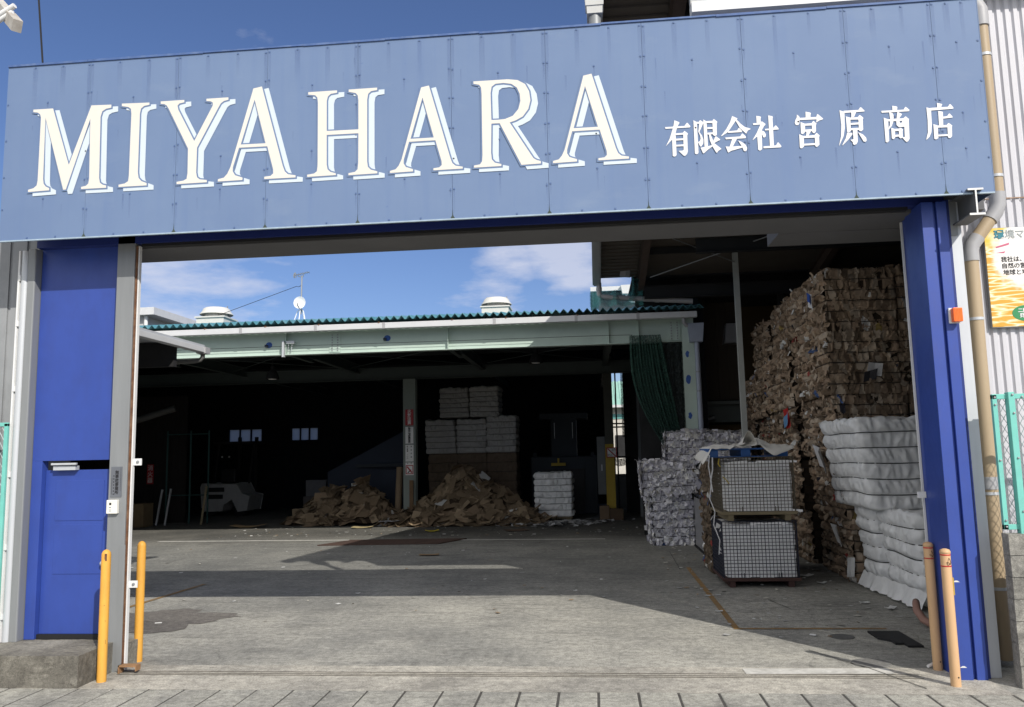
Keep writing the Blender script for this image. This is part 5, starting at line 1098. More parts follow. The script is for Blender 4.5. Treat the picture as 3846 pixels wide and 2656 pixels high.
# lavender paper bales
PAP = [(.66, .65, .70), (.74, .73, .78), (.56, .55, .61), (.78, .77, .80), (.45, .44, .50), (.66, .65, .66), (.74, .72, .68)]
def paper_bale(label, x0, x1, y0, y1, z0, z1, seed, bands=6, rz=0):
    r = random.Random(seed); t = thing('paper_bale', label, 'bale', ((x0+x1)/2, (y0+y1)/2, z0), 'bales of mixed office paper')
    b = MB(); b.box(x0+.03, x1-.03, y0+.03, y1-.03, z0+.01, z1-.02, c=(.16, .15, .17))
    cells(b, (x0, y0, z0), (1, 0, 0), (0, 0, 1), (0, -1, 0), x1-x0, z1-z0, bands, .03, .08, .05, PAP, .02, r, bulge=.035, tilt=.6, flaps=190, flap=.15, rough=.018)
    cells(b, (x0, y1, z0), (0, -1, 0), (0, 0, 1), (-1, 0, 0), y1-y0, z1-z0, bands, .03, .09, .06, PAP, .02, r, bulge=.06, tilt=.6, flaps=220, flap=.19, rough=.018)
    cells(b, (x0, y0, z1), (1, 0, 0), (0, 1, 0), (0, 0, 1), x1-x0, y1-y0, 6, .06, .16, .05, PAP, .02, r, bulge=.02, tilt=.5, flaps=200, flap=.2)
    t.rotation_euler = (r.uniform(-.03, .03), r.uniform(-.06, .03), r.uniform(-.12, .12))
    o = obj('bale_body', b, M_paper, t); wires(t, x0, x1, y0, y1, z0, z1, bands, M_wire, seed=seed, off=.04)
    return t
paper_bale('lower crumpled white paper bale standing on the yard floor left of the steel partition', 1.30, 2.18, 10.7, 11.9, 0, 1.16, 201)
paper_bale('bulging white paper bale resting on the lower paper bale', 1.14, 2.30, 10.62, 11.9, 1.14, 1.84, 202, 4)
paper_bale('top left white paper bale with ragged sheets below the green curtain', 1.72, 2.58, 10.95, 12.0, 1.86, 2.50, 203, 4)
paper_bale('top right white paper bale behind the wire cages', 2.50, 3.42, 10.9, 12.0, 1.72, 2.46, 204, 4)
paper_bale('white paper bale hidden half behind the upper wire cage', 2.36, 3.42, 10.78, 11.95, .3, 1.72, 205, 6)
Pp = thing('steel_partition', 'smooth grey steel partition sheet beside the lower paper bale', 'partition', (2.19, 9.45, 0))
obj('sheet', B(2.18, 2.205, 8.4, 10.6, .03, 1.06), M_steelplate, Pp); obj('foot', B(2.14, 2.28, 8.35, 10.6, 0, .03), M_dark2, Pp); obj('end_post', B(2.17, 2.27, 8.30, 8.40, 0, 1.12), M_dark2, Pp)
# wire cages
def cage(label, x0, x1, y0, y1, z0, z1, m, pal_m, group, paper_top):
    t = thing('wire_cage', label, 'wire cage', ((x0+x1)/2, (y0+y1)/2, z0), group)
    ph = .14
    b = MB(); b.box(x0-.03, x1+.03, y0-.02, y1+.02, z0+ph-.035, z0+ph); b.box(x0-.02, x1+.02, y0-.02, y0+.02, z0+ph-.05, z0+ph-.03); dk = obj('pallet_deck', b, pal_m, t, bevel=.004)
    for x in (x0+.08, x1-.16):
        obj('pallet_block', B(x, x+.085, y0, y1, z0, z0+ph-.035), pal_m, t)
    zz0 = z0+ph
    def side(name, p, u, L, nx, nz):
        b = MB(); p, u = Vector(p), Vector(u)
        for i in range(nx+1): q = p+u*(L*i/nx); b.tube([q, q+Vector((0, 0, z1-zz0))], .0042 if i % 4 else .0055, 5, cap=False)
        for j in range(nz+1):
            q = p+Vector((0, 0, (z1-zz0)*j/nz))+Vector((-u.y, u.x, 0))*.006; b.tube([q, q+u*L], .0042 if j % 4 else .0055, 5, cap=False)
        return obj('mesh_panel', b, m, t)
    side('front', (x0, y0, zz0), (1, 0, 0), x1-x0, 21, 16); side('left', (x0, y0, zz0), (0, 1, 0), y1-y0, 20, 16)
    side('right', (x1, y0, zz0), (0, 1, 0), y1-y0, 20, 16); side('back', (x0, y1, zz0), (1, 0, 0), x1-x0, 21, 16)
    b = MB()
    for x, y in ((x0, y0), (x1, y0), (x0, y1), (x1, y1)): b.tube([(x, y, zz0), (x, y, z1+.005)], .010, 6)
    b.tube([(x0, y0, z1), (x1, y0, z1), (x1, y1, z1), (x0, y1, z1), (x0, y0, z1)], .008, 6); obj('corner_frame', b, m, t)
    for x in (x0+.28, x1-.28):
        b = MB(); b.tube([(x-.02, y0-.012, zz0-.005), (x-.02, y0-.012, zz0+.075)], .006, 5); b.tube([(x+.02, y0-.012, zz0-.005), (x+.02, y0-.012, zz0+.075)], .006, 5); obj('latch', b, m, t)
    return t
def paper_block(label, x0, x1, y0, y1, z0, z1, seed):
    r = random.Random(seed); t = thing('paper_load', label, 'paper', ((x0+x1)/2, (y0+y1)/2, z0), 'paper blocks inside the cages')
    b = MB(); z = z0; 
    while z < z1:
        hh = r.uniform(.02, .09); a = [r.uniform(-.008, .008) for _ in range(4)]; b.box(x0+a[0], x1+a[1], y0+a[2], y1, z, min(z+hh, z1)-.0015); z += hh
    obj('stack', b, M_whitepaper, t, bevel=.003)
    b = MB()
    for _ in range(6):
        b = MB(); x = r.uniform(x0, x1-.2); z = r.choice((z0, z1, z1)); L = r.uniform(.1, .35); b.grid([(x+L*i/2, y0-.012-.01*r.random(), z+dz*r.uniform(.5, 1)*.05-.02) for i in range(3) for dz in (0, 1)], 3, 2); obj('loose_edge', b, M_whitepaper, t)
    for _ in range(6):
        b = MB(); z = r.uniform(z0, z1); b.grid([(x0-.02-.05*r.random()*i, y0+.1*r.random()+.1, z+.02*i*r.uniform(-1, 1)+.03*j) for i in range(3) for j in range(2)], 3, 2); obj('loose_edge', b, M_whitepaper, t)
    return t
cage('lower dark blue wire cage full of white paper standing on a red brown pallet', 1.93, 3.05, 5.0, 6.1, .0, .99, M_cage, M_brown, 'stacked wire cages', 0)
cage('upper rusty wire cage full of white paper stacked on the lower cage', 1.955, 3.055, 5.0, 6.1, 1.0, 1.97, M_cage2, M_wood, 'stacked wire cages', 0)
paper_block('white paper block packed in the lower wire cage', 1.98, 3.02, 5.022, 6.05, .145, .95, 5)
paper_block('white paper block packed in the upper wire cage', 2.04, 3.02, 5.022, 6.05, 1.145, 1.90, 6)
pb = thing('plastic_pallet', 'blue plastic pallet lying on top of the upper wire cage', 'pallet', (2.45, 5.6, 1.98))
b = MB(); b.box(1.80, 3.02, 5.12, 6.2, 2.09, 2.115)
obj('deck', b, M_bluepl, pb, bevel=.006)
for x in (1.80, 2.30, 2.87): obj('foot_block', B(x, x+.15, 5.12, 6.2, 1.985, 2.09), M_bluepl, pb, bevel=.008)
obj('base_board', B(1.80, 3.02, 5.14, 5.24, 1.975, 1.99), M_bluepl, pb)
b = MB(); nu, nv = 44, 20; P = []
for i in range(nu):
    u = i/(nu-1)
    for j in range(nv):
        v = j/(nv-1); x = 1.68+1.42*u; y = 4.99+1.2*v
        z = 2.15+.05*noise.noise(Vector((u*5, v*3, 1)))+.035*noise.noise(Vector((u*13, v*6, 4)))+.12*math.exp(-((u-.62)/.10)**2)*(1-.5*v)
        if u < .12: z -= (.12-u)*2.0*(1-.2*v)
        if v < .12: z -= (.12-v)*1.1*(.5+.5*math.sin(u*9+1))*(1.2 if u > .3 else .3)
        y += .03*math.sin(u*14)
        P.append((x+.02*noise.noise(Vector((u*3, v*9, 9))), y, z))
b.grid(P, nu, nv); sh_ = obj('paper_sheet', b, mat('off white paper sheet', (.66, .64, .59), rough=.7, var=.05), smooth=True, label='rumpled off white paper sheets draped over the blue pallet', cat='paper sheet'); sh_.modifiers.new('t', 'SOLIDIFY').thickness = .006
b = MB(); b.grid([(2.30+.38*i/8+.0*j, 5.0+.5*j/5, 2.17+.22*math.sin(math.pi*min(1, i/5))*(1 if i < 6 else .3)*(1-j/6)+.02*noise.noise(Vector((i, j, 2)))) for i in range(9) for j in range(6)], 9, 6)
obj('paper_sheet', b, MATS['off white paper sheet'], label='folded stiff paper sheet standing up in the middle of the pallet top', cat='paper sheet').modifiers.new('t', 'SOLIDIFY').thickness = .005
b = MB()
def ribbon(b, pts, w):
    P = []
    for p in pts: p = Vector(p); P += [p-Vector((w/2, .0, 0)), p+Vector((w/2, .01, 0))]
    b.grid(P, len(pts), 2)
ribbon(b, [(1.80, 5.02, 2.02), (1.77, 4.97, 1.85), (1.80, 4.96, 1.6), (1.76, 4.95, 1.35), (1.83, 4.95, 1.15), (1.80, 4.94, .95), (1.88, 4.94, .72), (1.86, 4.95, .5)], .018)
ribbon(b, [(1.84, 5.0, 1.98), (1.83, 4.96, 1.8), (1.79, 4.95, 1.62), (1.81, 4.95, 1.45)], .022)
ribbon(b, [(1.90, 4.97, 1.16), (1.80, 4.93, 1.14)], .012); ribbon(b, [(1.76, 4.95, 1.02), (1.80, 4.95, 1.09), (1.86, 4.95, 1.08)], .016)
obj('paper_strip', b, M_whitepaper, label='long white paper strips dangling down the left side of the cages', cat='paper strip')
b = MB(); ribbon(b, [(1.94, 4.99, 1.96), (1.92, 4.97, 1.88), (1.95, 4.97, 1.83)], .02); ribbon(b, [(1.98, 4.98, 1.68), (2.03, 4.96, 1.63), (2.07, 4.97, 1.57)], .02)
obj('yellow_strap', b, mat('yellow strapping', (.55, .42, .06), rough=.5), label='torn yellow strap hanging from the upper wire cage', cat='strap')
b = MB(); b.box(1.90, 1.95, 6.15, 7.6, .1, 1.9); b.box(1.93, 3.0, 6.3, 7.6, .05, 1.85)
r = random.Random(31); bb = MB(); bb.box(2.0, 3.0, 6.4, 7.5, 0, 1.85, c=(.10, .075, .05)); cells(bb, (1.97, 7.5, 0), (0, -1, 0), (0, 0, 1), (-1, 0, 0), 1.15, 1.88, 9, .05, .14, .04, [tuple(x*.45 for x in c) for c in CARD], .05, r, flaps=60)
tt = thing('cardboard_bale', 'dark crushed cardboard bale standing behind the two wire cages', 'bale', (2.5, 6.9, 0)); obj('bale_body', bb, M_card, tt); wires(tt, 1.97, 3, 6.4, 7.5, 0, 1.86, 9, M_wire, seed=3)
# floor odds and ends at right
b = MB(); b.prism([(0, 0), (.55, 0), (.55, .62), (.30, .62), (.30, .52), (.16, .52), (.16, .40), (0, .30)], 0, .02)
b.v = [(3.02+x*.62, 1.12+(.62-z)*1.15, .004+y) for x, y, z in b.v]; obj('rubber_mat', b, M_black, label='black rubber mat with cut corners lying by the cream bollards', cat='mat')
b = MB(); b.tube([(3.78, 2.40, .24), (3.75, 2.32, .23), (3.72, 2.22, .17), (3.74, 2.1, .09), (3.80, 2.02, .05), (3.9, 2.0, .045)], [.04, .042, .045, .045, .042, .04], 12); obj('fire_hose', b, mat('faded pink hose', (.33, .19, .15), rough=.7, var=.15), smooth=True, label='faded pink hose bend on the floor beside the rear cream bollard', cat='hose')
b = MB(); b.lathe([(0, .008), (.13, .008), (.135, .004)], (2.68, 1.62, 0), 28); obj('manhole_cover', b, mat('dark cast iron', (.11, .11, .105), rough=.8, var=.3, vs=20), label='small round dark drain cover in the shaded floor', cat='drain cover')
b = MB(); b.lathe([(0, .010), (.15, .010), (.155, .005)], (2.62, .47, 0), 28); b.v = [((x-2.62)*1.2+2.62, (y-.47)*1.1+.47, z) for x, y, z in b.v]; obj('manhole_cover', b, mat('grey iron lid', (.16, .158, .15), rough=.8, var=.35, vs=20), label='round grey drain lid on the threshold at the right', cat='drain cover')
pl = MB(); pl.prism([(-6.7, 11.35), (-3.75, 11.45), (-3.25, 12.55), (-6.2, 12.45)], 0, .02); pl.v = [(x, z, .006+y) for x, y, z in pl.v]; obj('floor_plate', pl, M_plate, label='large rusty dark steel plate lying on the yard floor', cat='steel plate')
# ================================================================ INSIDE THE SHED
r = random.Random(77)
def sheet(c, u, v, thick, col, label, group):
    pass
SG = 'loose flattened cardboard sheets on the heaps'
def heap(name, label, cx, cy, rx, ry, h, n_small, seed, peaks):
    r = random.Random(seed)
    def hz(x, y):
        z = 0
        for px, py, sx, sy, ph in peaks: z = max(z, ph*math.exp(-((x-px)/sx)**2-((y-py)/sy)**2))
        return z
    b = MB(); n = 36
    P = []
    for i in range(n):
        for j in range(n):
            x, y = cx-rx+2*rx*i/(n-1), cy-ry+2*ry*j/(n-1); P.append((x, y, hz(x, y)-.06+.05*noise.noise(Vector((x*3, y*3, seed)))))
    b.grid(P, n, n, c=(.05, .035, .024))
    def quad(s, L, w, tiltk, fold=0):
        for _ in range(50):
            x, y = cx+r.uniform(-1, 1)*rx, cy+r.uniform(-1, .6)*ry
            z = hz(x, y)
            if z > .05: break
        e = .08; gx, gy = (hz(x+e, y)-hz(x-e, y))/(2*e), (hz(x, y+e)-hz(x, y-e))/(2*e)
        nrm = Vector((-gx*.8+r.gauss(0, tiltk), -gy*.8+r.gauss(0, tiltk)-.15, 1)).normalized(); a = r.uniform(0, 6.28)
        u = Vector((math.cos(a), math.sin(a), 0)); u = (u-nrm*u.dot(nrm)).normalized(); v = nrm.cross(u)
        c = Vector((x, y, max(.03, z+r.uniform(-.02, .05)))); bend = r.uniform(-.12, .12)*L
        pts = []
        for i in range(4):
            for j in range(3):
                p = c+u*L*(i/3-.5)+v*w*(j/2-.5)+nrm*(bend*((i/3-.5)**2)*4+r.uniform(-.008, .008)); p.z = max(.012, p.z); pts.append(p)
        return pts
    pal = [(.28, .21, .135), (.23, .17, .11), (.34, .26, .17), (.17, .125, .08), (.26, .19, .125)]
    for _ in range(n_small):
        col = vcol(r.choice(pal), r, .55, 1.2) if r.random() > .03 else (.6, .6, .58)
        b.grid(quad(b, r.uniform(.15, .5), r.uniform(.12, .35), .45), 4, 3, c=col)
    obj(name, b, M_sheet, kind='stuff', label=label, cat='cardboard heap')
    return quad, r, pal
q1, r1_, pal = heap('cardboard_heap', 'wide heap of flattened brown cardboard in front of the white bales', -4.1, 17.6, 2.6, 1.5, 1.7, 520, 5, [(-4.2, 18.1, 1.1, 1.1, 1.72), (-3.3, 17.8, .9, 1.0, 1.2), (-5.0, 17.6, 1.1, .9, .8), (-2.5, 17.4, .7, .8, .62), (-4.0, 17.0, 1.9, .6, .55), (-3.9, 16.7, 2.2, .4, .25)])
q2, r2_, _ = heap('cardboard_heap', 'lower heap of flattened brown cardboard left of the sign column', -8.0, 18.2, 1.95, 1.3, 1.2, 420, 6, [(-7.6, 18.3, .9, .9, 1.18), (-8.6, 18.6, 1.1, .9, 1.05), (-7.2, 17.8, .8, .7, .85), (-9.0, 18.3, .7, .6, .5), (-7.9, 17.6, 1.3, .5, .35)])
for qf, rr, n_, lab in ((q1, r1_, 100, 'flattened brown cardboard sheet lying on the wide heap before the white bales'), (q2, r2_, 60, 'flattened brown cardboard sheet lying on the lower heap left of the column')):
    for k in range(n_):
        b = MB(); L, w = rr.uniform(.32, .9), rr.uniform(.22, .5)
        b.grid(qf(b, L, w, .38), 4, 3, c=vcol(rr.choice(pal), rr, .75, 1.3) if rr.random() > .06 else (.62, .62, .6))
        o = obj('cardboard_sheet', b, M_sheet, label=lab, cat='cardboard', group=SG); o.modifiers.new('t', 'SOLIDIFY').thickness = .008
def flat(name, label, cat, x, y, w, d, rz, col, z=.012, m=M_sheet, curl=.03):
    b = MB(); q = Matrix.Translation((x, y, z)) @ Matrix.Rotation(rz, 4, 'Z'); b.grid([q @ Vector((w*(i/3-.5), d*(j/2-.5), curl*abs(i/3-.5)+.01*rng.random())) for i in range(4) for j in range(3)], 4, 3, c=col)
    o = obj(name, b, m, label=label, cat=cat); o.modifiers.new('t', 'SOLIDIFY').thickness = .006; return o
flat('cardboard_sheet', 'sunlit torn piece of brown cardboard lying alone on the left yard floor', 'cardboard', -10.75, 16.7, 1.0, .55, .1, (.42, .30, .17), curl=.16)
flat('cardboard_sheet', 'bright yellowish carton flap lying in the sun by the lower heap', 'cardboard', -6.95, 16.1, .6, .45, .05, (.45, .37, .20), curl=.06)
flat('white_board', 'white foam board leaning at the foot of the lower cardboard heap', 'board', -6.25, 16.6, .62, .40, .02, (.66, .67, .70), z=.15)
flat('yellow_bag', 'small yellow plastic bag on the shaded floor before the wide heap', 'bag', -4.55, 14.6, .38, .22, .3, (.6, .5, .04), curl=.08)
flat('cardboard_sheet', 'thin brown cardboard piece lying in the middle of the shaded yard', 'cardboard', -3.55, 9.3, .42, .2, .1, (.25, .18, .11))
flat('cardboard_sheet', 'dull brown cardboard sheet flat on the floor left of the single white bale', 'cardboard', -2.2, 14.6, .6, .5, .4, (.14, .10, .075))
# stacked bales at the back
BG = 'bales stacked at the back of the shed'
nm = ['left', 'middle', 'right']
for k, x in enumerate((-5.52, -4.53, -3.54)):
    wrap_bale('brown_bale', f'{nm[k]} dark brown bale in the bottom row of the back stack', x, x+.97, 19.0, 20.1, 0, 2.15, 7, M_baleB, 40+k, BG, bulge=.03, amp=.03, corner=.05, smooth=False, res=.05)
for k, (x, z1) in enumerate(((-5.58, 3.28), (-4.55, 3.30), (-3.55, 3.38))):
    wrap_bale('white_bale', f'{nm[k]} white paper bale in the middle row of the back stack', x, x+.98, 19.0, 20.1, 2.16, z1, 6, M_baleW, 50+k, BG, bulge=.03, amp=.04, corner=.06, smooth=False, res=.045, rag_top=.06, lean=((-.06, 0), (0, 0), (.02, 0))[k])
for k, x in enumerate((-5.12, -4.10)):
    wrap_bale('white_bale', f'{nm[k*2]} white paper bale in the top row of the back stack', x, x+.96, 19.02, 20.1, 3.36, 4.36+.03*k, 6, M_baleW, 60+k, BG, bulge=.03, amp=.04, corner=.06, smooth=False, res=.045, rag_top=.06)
wrap_bale('white_bale', 'single bright white bale standing on the shed floor before the baling machine', -1.86, -.72, 17.45, 18.5, .14, 1.50, 7, mat('bright white wrapped bale', (.78, .78, .77), rough=.7, var=.08, vs=6, bump=.5, bs=14), 71, BG, bulge=.035, amp=.045, corner=.08, smooth=False, res=.04, rag_top=.05)
b = MB(); 
for x in (-1.8, -1.35, -.9): b.box(x, x+.12, 17.4, 18.5, .0, .12)
b.box(-1.86, -.72, 17.38, 18.5, .10, .13); obj('wooden_pallet', b, M_wood, label='low wooden pallet under the single bright white bale', cat='pallet')
b = MB(); r = random.Random(9)
for _ in range(420):
    x, y = r.gauss(-1.2, .75), 16.6+r.gauss(0, .55); s_ = r.uniform(.02, .11); a = r.uniform(0, 6.28); z = .008+r.random()*.05
    if y > 17.35 and -1.9 < x < -.7: y = 17.2-r.random()*.4
    u, v = Vector((math.cos(a), math.sin(a), r.uniform(-.3, .3)))*s_, Vector((-math.sin(a), math.cos(a), r.uniform(-.3, .3)))*s_*r.uniform(.3, .8)
    c = Vector((x, y, z+.02)); b.face([c-u-v, c+u-v, c+u*.7+v, c-u+v*.8], c=vcol((.6, .6, .6), r, .6, 1.2))
obj('paper_litter', b, M_paper, kind='stuff', label='scatter of torn white paper shreds on the floor round the single bale', cat='litter')
b = MB()
for _ in range(700):
    x, y = r.uniform(-10.5, 2.5), r.choice((r.uniform(13.0, 16.4), r.uniform(12.8, 16.4), r.uniform(2.2, 12.5)))
    if r.random() < .3: x = r.uniform(1.2, 4.0); y = r.uniform(1.5, 10.5)
    s_ = r.uniform(.010, .045); a = r.uniform(0, 6.28); u, v = Vector((math.cos(a), math.sin(a), 0))*s_, Vector((-math.sin(a), math.cos(a), 0))*s_*r.uniform(.2, .8); c = Vector((x, y, .012)); z = Vector((0, 0, r.uniform(0, .012)))
    b.face([c-u-v, c+u-v, c+u+v+z, c-u+v+z], c=vcol(r.choice([(.6, .6, .58), (.6, .6, .58), (.3, .22, .14), (.5, .48, .42)]), r, .6, 1.2))
obj('floor_litter', b, M_paper, kind='stuff', label='tiny scraps of paper strewn across the yard floor', cat='litter')
for i, (x, y, s_, a, lab) in enumerate(((-3.7, 4.55, .07, .2, 'small white paper scrap at the edge of the sunlit floor, centre left'), (-.35, 4.7, .06, .9, 'small white paper scrap just inside the shade edge'), (1.55, 3.05, .09, .1, 'pale paper scrap on the shaded floor near the orange line'), (-1.9, 5.9, .05, .4, 'tiny white paper ball on the floor below the dark band of shade'), (3.75, 3.2, .16, .8, 'torn white film scrap near the foot of the plastic bales'), (3.55, 3.6, .12, .3, 'curled white film scrap beside the plastic bales'), (3.45, 5.3, .13, .2, 'white paper scrap by the foot of the wire cages'), (3.4, 6.0, .2, .5, 'larger white paper piece on the dark floor behind the cages'))):
    flat('paper_scrap', lab, 'paper scrap', x, y, s_, s_*.55, a, (.66, .66, .64), m=M_paper, curl=.06*s_*4)
# baling machine
Bm = thing('baling_machine', 'dark blue grey baling machine behind the single white bale', 'machine', (-1.0, 21, 0))
b = MB(); b.box(-2.2, .1, 20.4, 22.5, 0, 1.98); obj('body', b, M_machine, Bm, bevel=.03)
b = MB(); b.box(-1.75, -.35, 20.3, 20.4, .1, 1.55); obj('chamber', b, M_black, Bm)
b = MB(); b.box(-1.5, -.6, 21, 22, 1.98, 3.3); b.box(-1.9, -.2, 20.9, 22.2, 3.3, 3.5); obj('ram_tower', b, M_machine, Bm)
for x in (-2.05, -.05): obj('lifting_lug', B(x-.06, x+.06, 20.45, 20.5, 1.98, 2.12), M_machine, Bm)
for x in (-1.35, -.72): obj('rod', MB().tube([(x, 20.5, 2.6), (x, 20.5, 3.15)], .012, 6), M_silver2, Bm)
b = MB(); b.box(-1.48, -.98, 20.22, 20.28, 1.66, 1.76); b.box(-1.26, -1.20, 20.22, 20.28, 1.76, 1.92); obj('yellow_handle', b, M_yellowcol, Bm)
Hq = thing('conveyor_hopper', 'dark navy sloping conveyor hopper behind the column with signs', 'hopper', (-7.8, 20.5, 0))
b = MB(); b.prism([(-9.4, .2), (-6.4, .2), (-6.4, 3.15), (-6.8, 2.9), (-9.4, 1.6)], 20.2, 20.25); obj('side_plate', b, M_bluebin, Hq)
b = MB(); b.box(-8.3, -6.2, 19.9, 20.2, 1.75, 1.85); obj('ledge', b, M_machine, Hq)
b = MB(); b.box(-7.3, -6.5, 19.4, 20.15, 0, 1.65); obj('chest', b, M_bluebin, Hq)
obj('paper_roll', MB().tube([(-6.35, 18.0, 0), (-6.30, 18.15, 1.75)], .11, 16), mat('brown kraft tube', (.22, .16, .10), rough=.8), smooth='auto', label='tall brown cardboard tube leaning beside the column with signs', cat='tube')
obj('wooden_plank', B(-5.78, -5.66, 17.22, 17.27, .05, 1.35), mat('old brown plank', (.14, .085, .045), rough=.85, var=.2), label='short brown plank propped against the foot of the column with signs', cat='plank')
# signs on columns
def sign_plate(name, label, x0, x1, y, z0, z1, m):
    t = thing(name, label, 'sign', ((x0+x1)/2, y, z0)); obj('plate', B(x0, x1, y, y+.006, z0, z1), m, t); return t
F = 25.4/27.05
def sy(z): return 2.1+(z-2.1)*F
t = sign_plate('warning_sign', 'red fire caution sign with white vertical characters high on the column', -5.925, -5.665, 17.33, sy(3.13), sy(3.67), M_redsign)
for i, c in enumerate('火気注意'): text('letter', c, .125, (-5.795, 17.326, sy(3.60)-.122*i), M_whitesign, t, fat=.003)
t = sign_plate('notice_plate', 'white plate of black vertical characters below the red column sign', -5.925, -5.665, 17.33, sy(2.52), sy(3.08), M_whitesign)
for i, c in enumerate('指定可燃物貯蔵取扱所'): text('letter', c, .062, (-5.795, 17.326, sy(3.04)-.050*i), M_ink, t, fat=.002, sx=1.3)
t = sign_plate('notice_plate', 'white plate with two sparse columns of black characters on the column', -5.925, -5.665, 17.33, sy(1.92), sy(2.48), M_whitesign)
for i, c in enumerate('品名古紙'): text('letter', c, .05, (-5.735, 17.326, sy(2.42)-.11*i), M_ink, t, fat=.001)
for i, c in enumerate('最大数量'): text('letter', c, .045, (-5.86, 17.326, sy(2.42)-.048*i), M_ink, t, fat=.001)
for i, c in enumerate('一〇〇'): text('letter', c, .045, (-5.86, 17.326, sy(2.42)-.25-.06*i), M_ink, t, fat=.001)
t = sign_plate('no_smoking_sign', 'white no smoking sign with red square border lowest on the column', -5.925, -5.665, 17.33, sy(1.47), sy(1.89), M_whitesign)
for i, c in enumerate('禁煙'): text('letter', c, .05, (-5.855+.12*i, 17.326, sy(1.855)), M_ink, t)
b = MB(); zq0, zq1 = sy(1.50), sy(1.80); xa, xb = -5.915, -5.675
b.box(xa, xb, 17.324, 17.329, zq0, zq0+.025); b.box(xa, xb, 17.324, 17.329, zq1-.025, zq1); b.box(xa, xa+.025, 17.324, 17.329, zq0+.025, zq1-.025); b.box(xb-.025, xb, 17.324, 17.329, zq0+.025, zq1-.025)
obj('border', b, M_redsign, t); b = MB(); b.prism([(xa+.03, zq1-.06), (xa+.06, zq1-.03), (xb-.03, zq0+.06), (xb-.06, zq0+.03)], 17.322, 17.327); obj('slash', b, M_redsign, t)
b = MB(); b.prism([(xa+.05, zq0+.05), (xa+.16, zq0+.15), (xa+.18, zq0+.13), (xa+.07, zq0+.03)], 17.326, 17.329); obj('cigarette', b, M_ink, t)
t = sign_plate('no_entry_sign', 'square white no entry sign with red border on the yellow column', .40, .73, 18.29, 1.92, 2.24, M_whitesign)
b = MB(); b.box(.40, .73, 18.284, 18.289, 1.92, 1.95); b.box(.40, .73, 18.284, 18.289, 2.21, 2.24); b.box(.40, .43, 18.284, 18.289, 1.95, 2.21); b.box(.70, .73, 18.284, 18.289, 1.95, 2.21); obj('border', b, M_redsign, t)
b = MB(); b.prism([(.43, 2.19), (.46, 2.21), (.70, 1.97), (.67, 1.95)], 18.283, 18.288); obj('slash', b, M_redsign, t)
text('letter', '立入', .075, (.635, 18.286, 2.165), M_ink, t); text('letter', '禁止', .075, (.505, 18.286, 1.995), M_ink, t)
t = sign_plate('extinguisher_sign', 'dark red fire extinguisher sign on the ribbed partition at the left', -15.42, -15.18, 18.96, 1.33, 2.0, M_redsign)
for i, c in enumerate('消火器'): text('letter', c, .2, (-15.30, 18.955, 1.87-.21*i), M_whitesign, t)
Cb = thing('switch_cabinet', 'tall narrow grey switch cabinet left of the yellow column', 'cabinet', (.27, 18.6, .9))
obj('case', B(.10, .36, 18.5, 18.8, .75, 2.6), mat('dim grey cabinet', (.15, .16, .16), rough=.6), Cb, bevel=.008); obj('handle', B(.22, .26, 18.48, 18.5, 1.5, 1.7), M_silver2, Cb)
b = MB(); b.box(.15, .45, 18.0, 18.3, 0, .42, c=(.13, .09, .055)); b.box(.43, .85, 17.6, 18.1, 0, .36, c=(.085, .058, .038)); 
obj('carton', MB().box(.12, .42, 18.0, 18.3, 0, .42, c=(.20, .14, .09)), M_sheet, label='small taped carton on the floor left of the yellow column', cat='carton', bevel=.006)
obj('carton', MB().box(.43, .85, 17.7, 18.1, 0, .34, c=(.11, .075, .05)), M_sheet, label='dark brown carton in front of the yellow column base', cat='carton', bevel=.006)
# left interior clutter
Fk = thing('forklift', 'white rear end of a parked forklift deep inside the dark shed', 'forklift', (-13.8, 22, 0), rz=0)
b = MB(); x0 = -14.75
P = [(-14.72, .35), (-14.6, .22), (-13.9, .2), (-13.85, .45), (-13.55, .62), (-13.3, .2), (-12.95, .22), (-12.85, .75), (-13.15, .85), (-13.35, 1.2), (-14.72, 1.22), (-14.78, 1.1)]
b.prism(P, 21.6, 22.8); bd = obj('counterweight', b, M_fork, Fk, bevel=.10)
b = MB(); b.box(-14.55, -13.85, 21.57, 21.60, .92, 1.08); b.box(-14.5, -13.9, 21.57, 21.60, .66, .82); obj('radiator_slot', b, M_black, bd)
for x in (-14.5, -13.35): obj('wheel', MB().lathe([(0, .12), (.2, .12), (.28, .1), (.3, .06), (.3, -.08), (0, -.1)], (x, 22.0, .30), 20, 'Y'), M_black, Fk, smooth='auto')
for x in (-14.6, -13.2):
    obj('guard_post', MB().tube([(x, 22.3, 1.2), (x+.05, 22.6, 2.75)], .04, 8), M_dark2, Fk)
obj('overhead_guard', MB().box(-14.65, -13.1, 22.3, 23.6, 2.72, 2.80), M_dark2, Fk); obj('seat', MB().box(-14.3, -13.7, 22.2, 22.7, 1.22, 1.75), M_black, Fk, bevel=.06)
obj('mast', MB().box(-14.3, -14.2, 23.7, 23.85, .1, 3.0).box(-13.6, -13.5, 23.7, 23.85, .1, 3.0), M_dark2, Fk)
for x in (-14.28, -14.0): obj('tail_lamp', MB().lathe([(0, .03), (.035, .02), (.04, 0)], (x, 22.28, 2.22), 12, 'Y'), M_whitesign, Fk)
Pf = thing('pole_frame', 'teal steel pole frame standing before the ribbed partition at the left', 'frame', (-14.2, 18.5, 0))
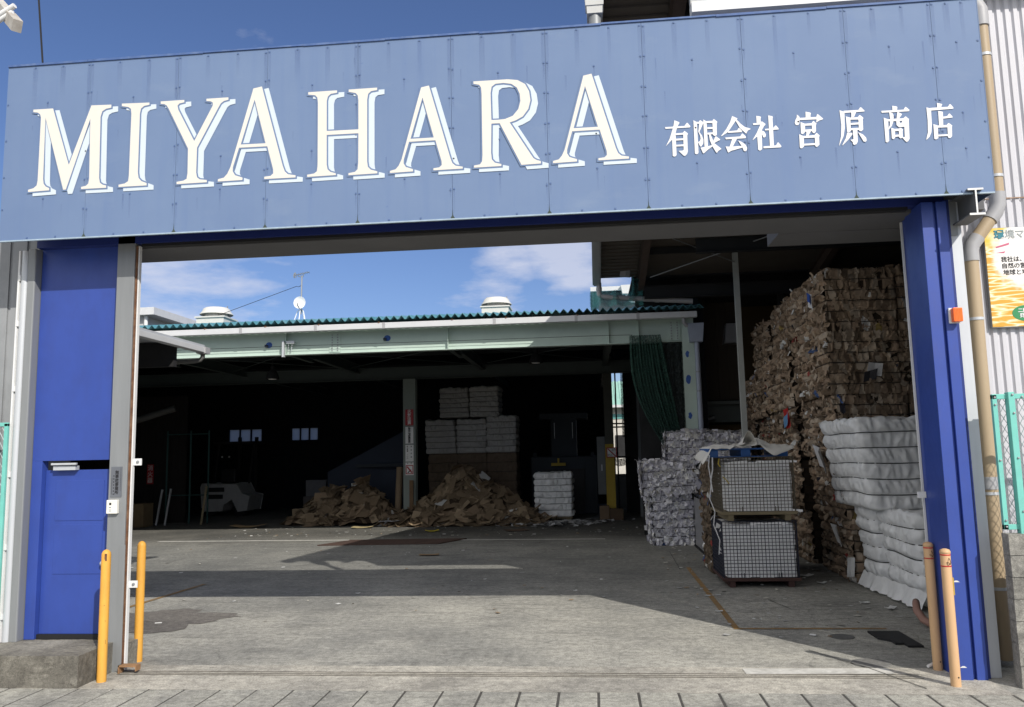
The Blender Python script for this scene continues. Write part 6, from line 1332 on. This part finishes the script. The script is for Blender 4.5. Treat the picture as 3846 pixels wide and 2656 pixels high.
TD = mat('dim teal pole paint', (.02, .07, .066), rough=.6)
for x in (-14.45, -13.62, -12.98): obj('pole', MB().tube([(x, 18.5, 0), (x, 18.5, 3.12)], .03, 8), TD, Pf)
for z in (3.0, .95): obj('rail', MB().tube([(-14.45, 18.5, z), (-12.98, 18.5, z)], .02, 8), TD, Pf)
for k, (x, h, lab) in enumerate(((-14.5, 1.15, 'grey pipe length leaning against the left pole of the teal frame'), (-14.2, 1.18, 'second grey pipe length leaning inside the teal frame'), (-12.95, 1.25, 'wooden post leaning against the right pole of the teal frame'))):
    obj('pipe_offcut', MB().tube([(x, 18.0, 0), (x+.02, 18.3, h)], .04, 8), (M_galv, M_galv, M_wood)[k], label=lab, cat='pipe')
cb = thing('carton', 'brown carton with a white paper note at the far left of the shed floor', 'carton', (-14.8, 17.6, 0)); obj('box', MB().box(-15.7, -14.55, 17.3, 17.9, 0, .75, c=(.20, .15, .085)), M_sheet, cb, bevel=.01); obj('paper_note', B(-15.22, -14.9, 17.292, 17.299, .32, .6), M_whitesign, cb)
obj('bottle', MB().lathe([(.05, 0), (.055, .01), (.055, .13), (.02, .18), (.02, .24), (0, .24)], (-15.45, 17.5, .75), 12), M_plastic, smooth='auto', label='small white pump bottle on the far left carton', cat='bottle')
obj('duct_pipe', MB().tube([(-15.6, 17.5, 3.3), (-13.9, 17.9, 3.85)], .11, 12), mat('dull grey duct', (.12, .12, .115), rough=.7), smooth='auto', label='sloping dull grey duct at the upper left of the shed', cat='duct')
for k, (x, y, w, d, z0, z1, lab) in enumerate(((-10.2, 21.2, .9, .5, 0, 1.3, 'stack of grey cartons deep in the shed behind the lower heap'), (-9.0, 21.5, 1.1, .6, 0, 1.65, 'wide pale carton stack in the dark behind the lower heap'))):
    obj('carton_stack', MB().box(x-w/2, x+w/2, y, y+d, z0, z1*.55, c=(.13, .12, .12)).box(x-w*.4, x+w*.45, y+.02, y+d, z1*.555, z1, c=(.16, .16, .17)), M_sheet, label=lab, cat='carton')
